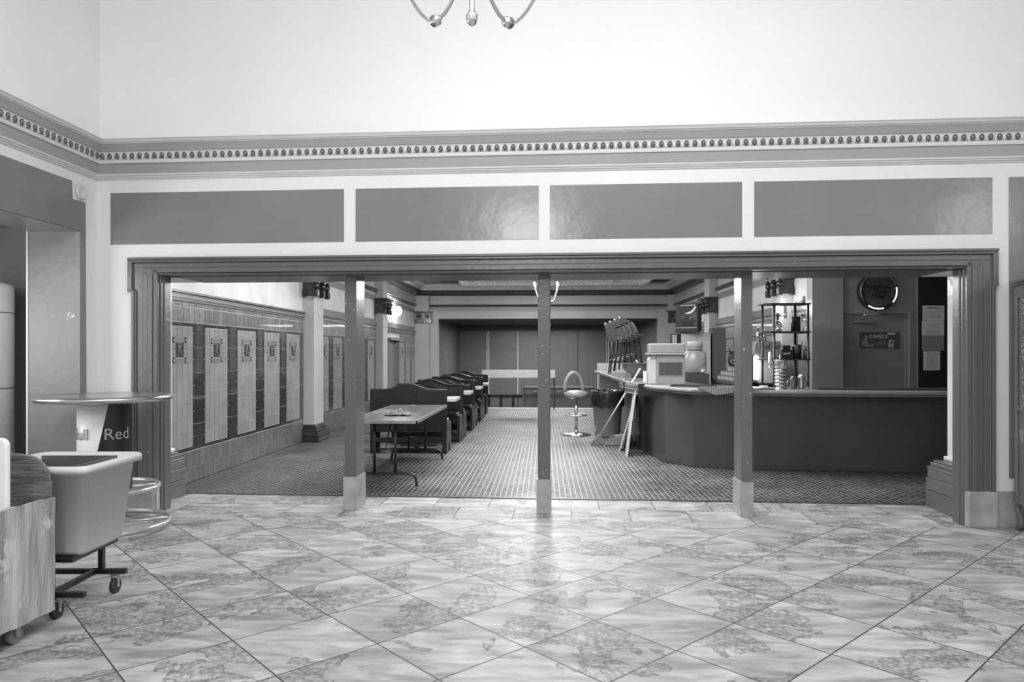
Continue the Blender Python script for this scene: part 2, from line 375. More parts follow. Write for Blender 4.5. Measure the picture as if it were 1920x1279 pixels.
band('trim_8', [(-.02, 3.467), (.115, 3.467), (.12, 3.475), (.13, 3.478), (.14, 3.495), (.15, 3.505), (-.02, 3.505)], trimw)
eg = MB(); da = MB()
def eggs_on(p0, p1, nrm, sp=.0735):
    d = Vector(p1)-Vector(p0); n = int(d.length/sp); d.normalize(); a = math.atan2(d.y, d.x)
    for i in range(n):
        q = Vector(p0)+d*(sp*(i+.5)); c = (q.x+nrm[0]*.068, q.y+nrm[1]*.068, 3.365)
        M = Matrix.Translation(c)@Matrix.Rotation(a, 4, 'Z')
        eg.ball((0, 0, 0), .021, 1, .9, 1.45, 10, M=M)
        for sgn in (-1, 1):
            da.tube([M@Vector((sgn*.03*math.cos(t), 0, -.036*math.sin(t)*1+.004)) for t in [PI*.5*k/4-.5 for k in range(5)]], .004, 5)
        Md = Matrix.Translation((q.x+d.x*sp/2+nrm[0]*.06, q.y+d.y*sp/2+nrm[1]*.06, 3.350))@Matrix.Rotation(a, 4, 'Z')
        da.prism([(-.004, -.02), (.004, -.02), (.008, .03), (-.008, .03)], 'y', -.012, .012, M=Md)
nf = (-math.sin(FA), -math.cos(FA)); c2 = fwpt(8.0, 0)
eggs_on((corner[0]+.06, corner[1]), c2, nf); eggs_on((WX, 2.0), (WX, corner[1]-.06), (1, 0))
eo = struct(eg.build('trim_10', eggs)); struct(da.build('trim_11', trimw))

# header panels (painted glossy grey)
zt, zb = 3.03, 2.54
for i, (a, b_) in enumerate(((208, 645), (667, 1010), (1031, 1391), (1414, 1860))):
    s0, s1 = fw(a, t=0)[0], fw(b_, t=0)[0]
    struct(MB().box((s0, -.005, zb), (s1, .01, zt)).build('trim_%d' % (12+i), gpanel, M=FW))
s0 = fw(1896)[0]
struct(MB().box((s0-.02, -.006, .42), (8, .01, zt)).build('trim_16', gpanel, M=FW))

# casing of the wide opening
def casing_piece():
    b = MB(); zt_ = 2.395
    l0, l1 = fw(252)[0], OL; r0, r1 = OR, fw(1861)[0]
    steps = [(0, .035, .055), (.035, .135, .03), (.135, .2, .042), (.2, 9, .052)]
    # head: bands from the top downwards
    el, er = fw(245)[0], fw(1866)[0]
    b.box((el, -.065, zt_-.012), (er, 0, zt_+.012)); b.box((el+.008, -.055, zt_-.035), (er-.008, 0, zt_-.012))
    b.box((el+.05, -.032, zt_-.085), (er-.05, 0, zt_-.035)); b.box((l0+.12, -.042, zt_-.135), (r1-.12, 0, zt_-.085))
    b.box((OL-.02, -.052, SZ-.0), (OR+.02, 0, zt_-.135)); b.box((OL-.005, -.03, SZ-.018), (OR+.005, .05, SZ+.004))
    for sgn, a, c, ear in ((1, l0, l1, el), (-1, r1, r0, er)):
        W = abs(c-a)
        def seg(f0, f1, t, z0, z1): b.box((a+sgn*f0, -t, z0), (a+sgn*f1, 0, z1))
        b.box((ear, -.055, 2.10), (ear+sgn*.045, 0, zt_)); b.box((ear, -.06, 2.085), (a+sgn*.02, 0, 2.11))
        seg(0, .03, .055, .3, 2.1); seg(.03, .045, .045, .3, 2.1); seg(.0, W*.62, .03, .3, zt_-.04); seg(W*.42, W*.62, .038, .3, zt_-.085)
        seg(W*.62, W*.82, .05, .3, zt_-.1); seg(W*.82, W, .042, .3, zt_-.1)
        # stepped reveal inside the opening
        b.box((c-sgn*.01, 0, 0), (c+sgn*.012, .17, SZ)); b.box((c-sgn*.01, .04, 0), (c+sgn*.022, .075, SZ))
    return b
struct(casing_piece().build('trim_17', casing, bevel=.006, M=FW))
for k, (a, c) in enumerate(((fw(246)[0], fw(294)[0]), (fw(1808)[0], fw(1862)[0]))):
    struct(MB().box((a, -.075, 0), (c, .0, .31)).build('trim_%d' % (18+k), marble, bevel=.008, M=FW))
struct(MB().box((fw(1862)[0], -.03, 0), (8, 0, .31)).box((fw(186)[0]-.08, -.03, 0), (fw(246)[0], 0, .31)).build('baseboard_front', marble, bevel=.004, M=FW))
struct(MB().box((OL-.01, .0, SZ-.004), (OR+.01, T+.002, SZ+.01)).box((OL, .1, SZ-.025), (OR, .16, SZ)).build('trim_20', casing, M=FW))
# pilasters inside the reveal, glossy white shaft on stepped tile base
for sgn, bs, ss, nm in ((1, -4.03, -4.17, 21), (-1, 3.53, 3.72, 22)):
    o = MB(); e0 = bs-sgn*.35
    o.box((e0, .17, 0), (bs, .8, .17)); o.box((e0, .17, .175), (bs, .8, .29)); o.box((e0, .19, .29), (bs-sgn*.015, .8, .37))
    o.box((e0, .18, .37), (bs-sgn*.01, .8, .40)); o.box((e0, .2, .40), (bs-sgn*.035, .79, .44)); o.box((e0, .22, .44), (bs-sgn*.06, .78, .46))
    q = struct(o.build('trim_%d' % nm, t_base, bevel=.006, M=FW))
    struct(MB().box((e0, .2, .46), (ss, .78, SZ)).box((e0, .2, .46), (ss+sgn*.035, .78, .5)).build('trim_%d' % (nm+2), glossw, bevel=.01, M=FW))
# three posts standing in the opening
for i, (xl, xr) in enumerate(((646, 668), (1008.5, 1031), (1390, 1411))):
    a, c = fw(xl, t=.2)[0], fw(xr, t=.2)[0]
    p = struct(MB().box((a+.008, .2, .0), (c-.008, .48, SZ)).box((a, .2, .3), (a+.014, .48, SZ)).box((c-.014, .2, .3), (c, .48, SZ)).build('trim_%d' % (25+i), postp, bevel=.004, M=FW))
    q = MB().box((a-.012, .19, 0), (c+.008, .49, .32)).build('marble_plinth', marble, bevel=.004, M=FW); q.parent = p; q.matrix_parent_inverse = p.matrix_world.inverted() if False else FW.inverted()
    q['label'] = 'veined marble plinth block'

# ------------------------------------------------------------------ the bar room shell
LX, RX, BY, CZ = -4.12, 4.15, 22.6, 3.7
struct(MB().box((LX-.2, 7.1, 0), (LX, 18.45, CZ)).box((LX-.2, 19.9, 0), (LX, BY+.3, CZ)).box((LX-.2, 18.45, 1.86), (LX, 19.9, CZ)).build('wall_bar_left', lightgrey))
struct(MB().box((RX, 10.8, 0), (RX+.2, BY+.3, CZ)).build('wall_bar_right', lightgrey))
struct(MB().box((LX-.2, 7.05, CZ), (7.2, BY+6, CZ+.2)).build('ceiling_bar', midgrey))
struct(MB().box((6.9, 7.0, 0), (7.1, 11, CZ)).build('wall_bar_wing', midgrey))
# door wall facing the hall on the right
dl, dz = at_y(1583, 588, 10.8); dr, _ = at_y(1705, 588, 10.8)
x0w = at_y(1522, 600, 10.8)[0]; xst = at_y(1580, 600, 10.8)[0]; xb = at_y(1720, 600, 10.8)[0]
dw = MB(); dw.box((x0w, 10.78, 0), (xst, 11.0, CZ)); dw.box((xst, 10.84, dz), (xb, 11.0, CZ)); dw.box((xb, 10.8, 0), (7.0, 11.0, CZ)); dw.box((dr, 10.84, 0), (xb, 11, dz))
struct(dw.build('wall_bar_back_right', mat('dim_grey_paint', .27, .35, var=.06, vs=2, bump=.05)))
d3 = struct(MB().box((xst, 10.88, 0), (dr, 10.94, dz)).build('door_2', mat('grey_door_paint', .21, .32, var=.08, vs=1.5)))
MB().prism([(dr, 0), (xb, 0), (xb, dz+.09), (dr+.02, dz)], 'y', 10.81, 10.88).box((dr-.03, 10.85, 0), (dr, 10.9, dz)).build('door_frame', midgrey, d3)
cl = MB(); q0 = at_y(1600, 603, 10.85); cl.box((q0[0], 10.80, q0[1]-.02), (q0[0]+.26, 10.88, q0[1]+.025)); cl.build('door_closer', galv, d3, bevel=.006)
MB().tube([(q0[0]+.14, 10.82, q0[1]+.03), (q0[0]+.13, 10.78, q0[1]+.1), (q0[0]+.3, 10.76, q0[1]+.1), (q0[0]+.5, 10.84, q0[1]+.11)], .009, 6).build('closer_arm', chrome_b, d3)
struct(MB().box((xb+.01, 10.77, 0), (7.0, 10.80, CZ)).build('trim_28', blackm))

# tiled dado generator: wall plane x = X, face towards sgn
def tiled(name, X, sgn, y0, y1, ystart, holes=()):
    b = MB(); g = .0065; pt = .010
    def blocked(a, c, z0, z1): return any(a < h[1] and c > h[0] and z0 < h[2] for h in holes)
    def tl(a, c, z0, z1, mi, pr_=pt):
        a = max(a, y0); c = min(c, y1)
        if c-a < .012 or blocked(a, c, z0, z1): return
        b.box((X, a+g/2, z0+g/2), (X+sgn*pr_, c-g/2, z1-g/2), mi)
    def row(z0, z1, wdt, mi, a=None, c=None, off=0):
        a = y0 if a is None else a; c = y1 if c is None else c; yy = a-off
        while yy < c-.01: tl(max(yy, a), min(yy+wdt, c), z0, z1, mi); yy += wdt
    hs = [h for h in holes]
    b.box((X-sgn*.01, y0, 0), (X+sgn*.004, hs[0][0] if hs else y1, 2.1), 4)
    if hs: b.box((X-sgn*.01, hs[0][1], 0), (X+sgn*.004, y1, 2.1), 4); b.box((X-sgn*.01, hs[0][0], hs[0][2]), (X+sgn*.004, hs[0][1], 2.1), 4)
    row(0, .17, .122, 3); row(.17, .365, .152, 3, off=.06)
    row(1.865, 2.04, .125, 2); row(2.045, 2.09, .15, 2)
    b.box((X, y0, 2.10), (X+sgn*.03, y1, 2.13), 3); b.box((X, y0, 2.13), (X+sgn*.045, y1, 2.15), 0); b.box((X, y0, 2.15), (X+sgn*.02, y1, 2.19), 3); b.box((X, y0, 2.19), (X+sgn*.05, y1, 2.215), 3)
    P = .905; y = ystart
    while y > y0: y -= P
    while y < y1:
        pa, pb = y, y+.607
        row(.368, .415, .1, 1, max(pa, y0), min(pb, y1)); row(1.812, 1.86, .12, 1, max(pa, y0), min(pb, y1))
        cw = .607/5
        rows = [.418+i*(1.38-.418)/6 for i in range(7)]+[1.485, 1.595, 1.70, 1.81]
        for r in range(len(rows)-1):
            for c in range(5):
                if 7 > r >= 6 and 1 <= c <= 3: continue
                if r in (7, 8) and 1 <= c <= 3: continue
                tl(pa+c*cw, pa+(c+1)*cw, rows[r], rows[r+1], 0)
        # medallion: corner blocks, reeded strips, dark figure tile
        ca, cb = pa+cw, pb-cw; w_ = cb-ca
        for u0, u1, z0, z1, mi in ((0, .27, 1.38, 1.47, 0), (.73, 1, 1.38, 1.47, 0), (0, .27, 1.61, 1.70, 0), (.73, 1, 1.61, 1.70, 0), (.27, .73, 1.38, 1.45, 5), (.27, .73, 1.64, 1.70, 5)):
            tl(ca+u0*w_, ca+u1*w_, z0, z1, mi, .012)
            if mi == 0 and ca+u0*w_ > y0 and ca+u1*w_ < y1 and not blocked(ca, cb, z0, z1):
                cy_, cz_ = ca+(u0+u1)/2*w_, (z0+z1)/2
                b.prism([(cy_-.026, cz_-.032), (cy_+.026, cz_-.032), (cy_+.026, cz_+.032), (cy_-.026, cz_+.032)], 'x', X, X+sgn*.0135, 1)
                b.prism([(cy_, cz_-.026), (cy_+.02, cz_), (cy_, cz_+.026), (cy_-.02, cz_)], 'x', X, X+sgn*.018, 0)
        for k in range(6):
            z = 1.47+k*.14/6; tl(ca, ca+.27*w_, z, z+.14/6, 5 if k % 2 else 0, .012); tl(ca+.73*w_, cb, z, z+.14/6, 5 if k % 2 else 0, .012)
        tl(ca+.27*w_, ca+.73*w_, 1.455, 1.635, 1, .011)
        if ca > y0 and cb < y1 and not blocked(ca, cb, 1.4, 1.7):
            rr = random.Random(int(y*10)); cy_ = (ca+cb)/2
            for (dy, dz_, r_) in ((0, .062, .013), (0, .035, .017), (-.005, .01, .018), (-.03, .04, .01), (.032, .03, .01), (-.022, -.03, .013), (.025, -.035, .013), (-.035, -.065, .01), (.04, -.065, .01), (.045, .06, .011), (-.045, .065, .01), (-.045, -.01, .009)):
                b.ball((X+sgn*.012, cy_+dy+rr.uniform(-.006, .006), 1.545+dz_), r_, .5, 1, 1.3, 6, 5)
        # dark band between panels
        for (a, c, hgt) in ((pb, pb+.06, .152), (pb+.245, pb+.298, .152)):
            z = .37
            while z < 1.86: tl(a, c, z, min(z+hgt, 1.862), 1); z += hgt
        z = .37
        while z < 1.86: tl(pb+.06, pb+.245, z, min(z+.30, 1.862), 1 if z < 1.2 else 6); z += .30
        y += P
    return struct(b.build(name, [t_light, t_dark, t_mid, t_base, grout, t_rel, mat('dim_glazed_tile', .06, .22, island=.2, var=.15, vs=7, bump=.15, bs=12, coat=.4)], bevel=0))
tiled('trim_30', LX, 1, 7.25, 11.9, 8.392)
tiled('trim_31', LX, 1, 12.4, 17.07, 13.62)
tiled('trim_32', LX, 1, 17.6, 22.4, 20.0, [(18.4, 19.95, 1.9)])
tiled('trim_33', RX, -1, 11.0, 17.07, 12.9)
tiled('trim_34', RX, -1, 17.6, 22.4, 18.6)
# plaster fields with darker frames above the tile
b = MB()
for a, c in ((12.4, 17.07), (17.6, 22.4)):
    b.box((LX, a, 2.22), (LX+.008, c, 2.34)); b.box((LX, a, 2.79), (LX+.008, c, 2.93))
    b.box((LX, a, 2.34), (LX+.008, a+.1, 2.79)); b.box((LX, c-.12, 2.34), (LX+.008, c, 2.79))
    if a > 8: b.box((RX, a, 2.22), (RX-.008, c, 2.34)); b.box((RX, a, 2.79), (RX-.008, c, 2.93)); b.box((RX, c-.12, 2.34), (RX-.008, c, 2.79)); b.box((RX, a, 2.34), (RX-.008, a+.1, 2.79))
struct(b.build('trim_35', midgrey))
struct(MB().box((LX+.001, 7.25, 2.22), (LX+.004, 11.9, 3.3)).box((LX+.001, 12.4, 2.3), (LX+.005, 22.4, 2.82)).box((RX-.001, 11, 2.3), (RX-.005, 22.4, 2.82)).build('trim_36', plaster))
b = MB()
for a, c in ((11.0, 11.85), (12.5, 16.9), (17.8, 22.2)):
    for z in (2.33, 2.77): b.box((RX-.008, a, z), (RX-.02, c, z+.018))
    b.box((RX-.008, a, 2.33), (RX-.02, a+.02, 2.79))
struct(b.build('trim_37', glossw))
# door opening in left wall
d4 = struct(MB().box((LX-.12, 18.45, 0), (LX-.08, 19.9, 1.86)).build('door_3', nichep))
MB().box((LX-.1, 18.45, 0), (LX+.03, 18.5, 1.9)).box((LX-.1, 19.8, 0), (LX+.03, 19.9, 1.86)).box((LX-.08, 19.6, 0), (LX-.02, 19.68, 1.86)).build('door_frame', midgrey, d4)
MB().box((LX-.1, 18.45, 1.86), (LX+.1, 19.9, 1.93)).build('door_closer', galv, d4)

# back wall with wide opening down to a sunken area
ol, oz = at_y(822, 598, BY); orr, _ = at_y(1233, 598, BY)
bw = MB(); bw.box((LX, BY, -.7), (ol, BY+.15, CZ)); bw.box((orr, BY, -.7), (RX+.1, BY+.15, CZ)); bw.box((ol, BY, oz), (orr, BY+.15, CZ))
struct(bw.build('wall_bar_back', lightgrey))
struct(MB().box((ol-.02, BY-.01, 2.87), (orr+.02, BY, 2.89)).box((LX, BY-.02, 2.93), (RX, BY, 2.96)).build('trim_38', midgrey))
# sunken area
px0, pxr = -3.39, orr+.02
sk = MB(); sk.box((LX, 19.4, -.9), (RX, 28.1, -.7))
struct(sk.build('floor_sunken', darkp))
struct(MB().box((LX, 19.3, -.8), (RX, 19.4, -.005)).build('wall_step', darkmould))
struct(MB().box((LX+.9, 19.33, -.02), (1.5, 19.42, .012)).build('trim_39', trimw))
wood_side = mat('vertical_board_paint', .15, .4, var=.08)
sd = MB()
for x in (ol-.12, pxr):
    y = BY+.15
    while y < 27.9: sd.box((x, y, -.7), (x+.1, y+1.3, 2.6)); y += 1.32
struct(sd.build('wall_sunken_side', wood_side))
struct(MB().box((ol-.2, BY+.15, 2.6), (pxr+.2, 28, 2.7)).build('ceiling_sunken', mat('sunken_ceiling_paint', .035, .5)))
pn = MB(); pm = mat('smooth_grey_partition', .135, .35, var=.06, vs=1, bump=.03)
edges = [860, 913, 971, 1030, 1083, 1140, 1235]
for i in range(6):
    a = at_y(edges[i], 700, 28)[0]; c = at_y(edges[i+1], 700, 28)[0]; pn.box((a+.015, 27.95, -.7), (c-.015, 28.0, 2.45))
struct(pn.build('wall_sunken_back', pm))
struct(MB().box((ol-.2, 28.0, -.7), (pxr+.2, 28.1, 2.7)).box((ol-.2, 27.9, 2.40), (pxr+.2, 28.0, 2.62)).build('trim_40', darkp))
b = MB()
for e_ in (913, 916.5, 971, 1141, 1138): a = at_y(e_, 700, 27.9)[0]; b.box((a-.012, 27.92, -.1), (a+.012, 27.95, 2.42))
struct(b.build('trim_41', whitep))
b = MB(); a0 = at_y(915, 700, 27.9)[0]; a1 = at_y(1120, 700, 27.9)[0]
b.box((a0, 27.88, -.2), (a1, 27.94, -.13)); b.box((a0, 27.9, -.7), (a1, 27.94, -.62))
k = a0
while k < a1: b.box((k, 27.88, -.7), (k+.09, 27.94, -.15)); k += .48
struct(b.build('trim_42', dkwood))
b = MB().box((at_y(858, 700, 27.6)[0]-.3, 27.5, -.7), (at_y(861, 700, 27.6)[0], 27.7, 2.45)); struct(b.build('trim_43', darkmould))

# mouldings round the bar room
rp = [(LX, 7.3), (LX, BY), (RX, BY), (RX, 10.9)][::-1]
def rband(name, prof, m): return struct(MB().sweep(rp, prof).build(name, m))
rband('trim_44', [(-.01, 3.0), (.05, 3.0), (.07, 3.02), (.06, 3.05), (.08, 3.07), (-.01, 3.07)], darkmould)
rband('trim_45', [(-.01, 3.36), (.05, 3.36), (.09, 3.40), (.14, 3.42), (.16, 3.47), (.19, 3.52), (-.01, 3.52)], darkmould)
rband('trim_46', [(-.01, 3.52), (.22, 3.52), (.23, 3.54), (.27, 3.55), (.30, 3.60), (.36, 3.62), (.38, 3.66), (.42, 3.67), (.42, 3.70), (-.01, 3.70)], glossw)
b = MB(); x = LX+.1
while x < RX-.1: b.box((x, BY-.17, 3.425), (x+.04, BY-.1, 3.46)); x += .085
y = 12.
while y < BY-.1: b.box((LX+.1, y, 3.425), (LX+.17, y+.04, 3.46)); b.box((RX-.1, y, 3.425), (RX-.17, y+.04, 3.46)); y += .085
struct(b.build('trim_47', darkmould))

# pillars
def pillar(label, X, sgn, y0, y1):
    p = thing('pillar', label, 'pillar', (X+sgn*.1, (y0+y1)/2, 0), 0, 'engaged wall pillars of the bar room')
    h = (y1-y0)/2; a, c = -sgn*.1, sgn*.1
    MB().box((a, -h, .28), (c, h, 2.5)).build('shaft', lightgrey, p, bevel=.008)
    o = MB(); o.box((a, -h-.1, 0), (c+sgn*.1, h+.1, .08)); o.box((a, -h-.09, .085), (c+sgn*.09, h+.09, .17)); o.box((a, -h-.07, .17), (c+sgn*.07, h+.07, .20)); o.box((a, -h-.04, .20), (c+sgn*.04, h+.04, .25)); o.box((a, -h-.015, .25), (c+sgn*.015, h+.015, .28))
    o.build('base', t_dark, p, bevel=.008)
    k = MB(); k.box((a, -h-.13, 2.80), (c+sgn*.13, h+.13, 2.85)); k.box((a, -h-.08, 2.74), (c+sgn*.08, h+.08, 2.80)); k.box((a, -h-.03, 2.5), (c+sgn*.03, h+.03, 2.74))
    for (bx, by) in ((c+sgn*.05, -h-.05), (c+sgn*.05, h+.05), (c+sgn*.06, 0)):
        k.box((bx-.035, by-.05, 2.47), (bx+.035, by+.05, 2.6)); k.ball((bx, by, 2.66), .055, 1, 1, 1.1, 10); k.box((bx-.05, by-.06, 2.70), (bx+.05, by+.06, 2.75))
        for q in (-.03, 0, .03): k.box((bx+sgn*.035, by+q-.008, 2.49), (bx+sgn*.045, by+q+.008, 2.58))
    k.box((a+.0, -h-.06, 2.47), (a+sgn*.08, -h-.02, 2.6))
    for q in (.02, .045, .07): k.box((a+sgn*q, -h-.075, 2.49), (a+sgn*(q+.01), -h-.055, 2.58))
    k.build('capital', mat('dark_glazed_capital', .028, .25, island=.3, coat=.3), p, bevel=.008)
    MB().box((a, -h, 2.85), (c, h, 3.36)).build('pier_block', lightgrey, p, bevel=.006)
    MB().lathe([(.05, 0), (.05, .012), (.03, .016), (.001, .012)], 20, M=Matrix.Translation((c, 0, 2.2))@Matrix.Rotation(sgn*PI/2, 4, 'Y')).build('rosette', trimw, p)
    return p
pillar('grey wall pillar between the first and second tiled bays on the left', LX, 1, 11.9, 12.4)
pillar('grey wall pillar beside the glowing sconce, farther along the left wall', LX, 1, 17.07, 17.57)
pillar('wall pillar behind the black shelf unit, nearest on the right', RX, -1, 11.9, 12.4)
pillar('wall pillar beside the television on the right wall', RX, -1, 17.07, 17.57)
# corner piers
for nm, xa, xb_ in ((48, LX, ol-.28), (49, orr+.3, RX)):
    struct(MB().box((xa, BY-.25, 0), (xb_, BY, 3.36)).build('trim_%d' % nm, lightgrey, bevel=.006))
k = MB()
for cx in (LX+.15, LX+.42, RX-.15):
    k.box((cx-.14, BY-.32, 2.8), (cx+.14, BY-.1, 2.85)); k.box((cx-.1, BY-.3, 2.5), (cx+.1, BY-.2, 2.8)); k.box((cx-.12, BY-.34, 2.47), (cx-.04, BY-.25, 2.6)); k.box((cx+.04, BY-.34, 2.47), (cx+.12, BY-.25, 2.6)); k.ball((cx, BY-.32, 2.68), .05)
struct(k.build('trim_50', MATS['dark_glazed_capital'], bevel=.006))

# plaster garland on the ceiling
g = MB(); gm = mat('white_moulded_plaster', .82, .4)
def rope(p0, p1, r):
    p0 = Vector(p0); p1 = Vector(p1); d = p1-p0; n = int(d.length/.06)
    for i in range(n):
        q = p0+d*(i/n); k_ = 1+.25*math.sin(i/n*PI*7)
        for j in range(5):
            a = j*2*PI/5+i*.5; side = Vector((0, 1, 0)) if abs(d.x) > abs(d.y) else Vector((1, 0, 0))
            q2 = q+side*(r*k_*.75*math.cos(a))+Vector((0, 0, 1))*(r*.5*math.sin(a)); g.ball(q2, .055, n=7)
rope((-2.3, 20.9, 3.64), (2.9, 20.9, 3.64), .16)
rope((-2.3, 20.9, 3.64), (-2.3, 16.5, 3.64), .16); rope((2.9, 20.9, 3.64), (2.9, 16.5, 3.64), .16)
for x in (-1.4, 0, .3, 2.0): g.prism([(x-.2, 20.72), (x, 20.5), (x+.2, 20.72), (x+.2, 20.78), (x, 20.56), (x-.2, 20.78)], 'z', 3.56, 3.62)
tag(g.build('ceiling_garland', gm), 'white moulded plaster fruit garland on the bar room ceiling', 'ceiling ornament')
struct(MB().box((-3.1, 21.2, 3.66), (3.7, 21.45, 3.7)).box((-2.0, 20.2, 3.67), (2.6, 20.5, 3.7)).build('trim_51', darkmould))

exec_parts = True
# ------------------------------------------------------------------ chandeliers
def chandelier(label, loc, R, arms, rz, light, lit):
    c = thing('chandelier', label, 'chandelier', loc, rz)
    # loc is the lowest finial tip
    MB().lathe([(.001, 0), (.02, .012), (.03, .03), (.034, .05), (.03, .062), (.022, .07), (.014, .09), (.013, .35), (.05, .38), (.06, .42), (.05, .46), (.02, .5), (.018, 1.1)], 20).build('stem', brass, c)
    for i in range(arms):
        a = 2*PI*i/arms; d = Vector((math.cos(a), math.sin(a), 0))
        pts = []
        for t in range(17):
            u = t/16; r_ = .03+(R-.03)*u; z = .42-(.36 if lit else .335)*math.sin(PI*u**.85)+.16*u
            pts.append(d*r_+Vector((0, 0, z)))
        arm = MB().tube(pts, .011, 8).build('arm', brass, c)
        M = Matrix.Translation(pts[7])@(pts[8]-pts[6]).to_track_quat('Z', 'Y').to_matrix().to_4x4()
        MB().lathe([(.012, -.04), (.026, -.03), (.03, -.015), (.02, 0), (.032, .015), (.024, .03), (.012, .04)], 14, M=M).build('knuckle', brass, arm)
        e = pts[-1]
        MB().lathe([(.035, 0), (.045, .01), (.02, .02), (.016, .09)], 16, c=tuple(e)).build('candle_cup', brass, arm)
        if lit: MB().ball((e.x, e.y, e.z+.13), .032, 1, 1, 1.4).build('bulb', bulbm, arm)
        else: MB().ball((e.x, e.y, e.z+.13), .032, 1, 1, 1.4).build('bulb', mat('warm_bulb', .9, .3, emit=8), arm)
    return c
fx, fz = at_y(885, 50, 3.6)
chandelier('silver chandelier with curved arms, cut off by the top of the picture', (fx, 3.6, fz), .74, 5, -PI/2+.1, 0, False)
bx, bz = at_y(1024, 574, 13.5)
lc = chandelier('lit chandelier hanging in the bar room behind the middle post', (bx, 13.5, bz), .42, 6, PI/7, 0, True); lc.scale = (.6, .6, .6)
lamp('chandelier_lamp', 'POINT', (bx, 13.5, bz+.52), 240, .18)
MB_ = MB().cyl((bx, 13.5, bz+.655), (bx, 13.5, CZ), .01)
tag(MB_.build('chandelier_rod', brass), 'thin rod carrying the lit bar room chandelier from the ceiling', 'rod')
# wall sconces
def sconce(label, loc, sgn, en, r=.07):
    s = thing('wall_sconce', label, 'wall light', loc, 0, 'lit wall sconces')
    MB().box((-sgn*.02, -.05, -.12), (0, .05, .12)).tube([(0, 0, -.05), (sgn*.06, 0, -.08), (sgn*.11, 0, -.02)], .01, 8).build('bracket', brass, s)
    MB().ball((sgn*.11, 0, .05), r, 1, 1, 1.3, 14).build('shade', bulbm, s)
    lamp('sconce_lamp', 'POINT', (loc[0]+sgn*.16, loc[1], loc[2]+.05), en, .08)
sconce('glowing wall sconce above the doorway on the left tiled wall', (LX+.02, 19.2, 2.62), 1, 60, .1)
sx, sz = at_y(1459, 579, 11.85)
sconce('small bright sconce behind the black shelf unit', (3.93, 11.7, sz-.05), -1, 7, .03)

# ------------------------------------------------------------------ round pub table with wrapped column
tx, ty = -3.72, 5.82
pt = thing('pub_table', 'tall round pub table with a printed column wrap beside the left wall', 'table', (tx, ty, 0))
MB().lathe([(.50, 1.10), (.52, 1.115), (.525, 1.128), (.52, 1.142), (.50, 1.15), (.49, 1.147), (.001, 1.147)], 56).build('table_top', chrome_b, pt)
cw = MB().lathe([(.205, .35), (.205, 1.10)], 48); wrap = cw.build('column_wrap', whitep, pt)
n_ = 48
for i, p in enumerate(wrap.data.polygons): pass
wrap.data.materials.append(mat('dark_print', .012, .35))
# dark field of the wrap on the right hand half, its edge slanting
dk = MB()
def cylpt(a, z, r=.2065): return (r*math.cos(a), r*math.sin(a), z)
vs_ = []; fs_ = []; A = lambda deg: math.radians(deg)
for i in range(41):
    for j in range(13):
        z = .35+j*.75/12; a_l = -92+43*j/12; a = a_l+(38-a_l)*i/40; vs_.append(cylpt(A(a), z, .2075))
for i in range(40):
    for j in range(12): fs_.append((13*i+j, 13*i+13+j, 13*i+14+j, 13*i+j+1))
dk.add(vs_, fs_, 0, True); dk.build('dark_print_field', MATS['dark_print'], pt)
def curved_text(body, size, a_mid, z, m, nm):
    o = text(nm, body, size, m, pt, depth=.0006)
    for v in o.data.vertices:
        a = a_mid+v.co.x/.2075; zz = v.co.y+z; r = .2125+v.co.z; v.co = (r*math.cos(a), r*math.sin(a), zz)
    return o
curved_text('Red', .135, A(-31), .83, mat('print_grey', .35, .4), 'lettering')
curved_text('Bull', .135, A(-117), .83, mat('print_mid', .25, .4), 'lettering')
MB().cyl((.12, -.05, .02), (.12, -.05, .36), .035).cyl((-.1, -.05, .02), (-.1, -.05, .36), .035).lathe([(.16, .3), (.16, .35)], 24).build('stem', chrome_b, pt)
for z, r_ in ((.36, .41), (.06, .50)):
    rg = MB(); rg.tube([(r_*math.cos(a*PI/32), r_*math.sin(a*PI/32), z) for a in range(64)], .022, 10, True)
    for q in range(3):
        a = q*2*PI/3+.5; rg.cyl((.04*math.cos(a), .04*math.sin(a), z), (r_*math.cos(a), r_*math.sin(a), z), .012)
    rg.build('foot_ring', mat('pale_tube', .55, .2, metal=.6), pt)
MB().lathe([(.14, 0), (.14, .03), (.05, .045)], 28).cyl((0, 0, 0), (0, 0, .34), .03).build('base', chrome_b, pt)
for a in (0, 1, 2, 3): pass

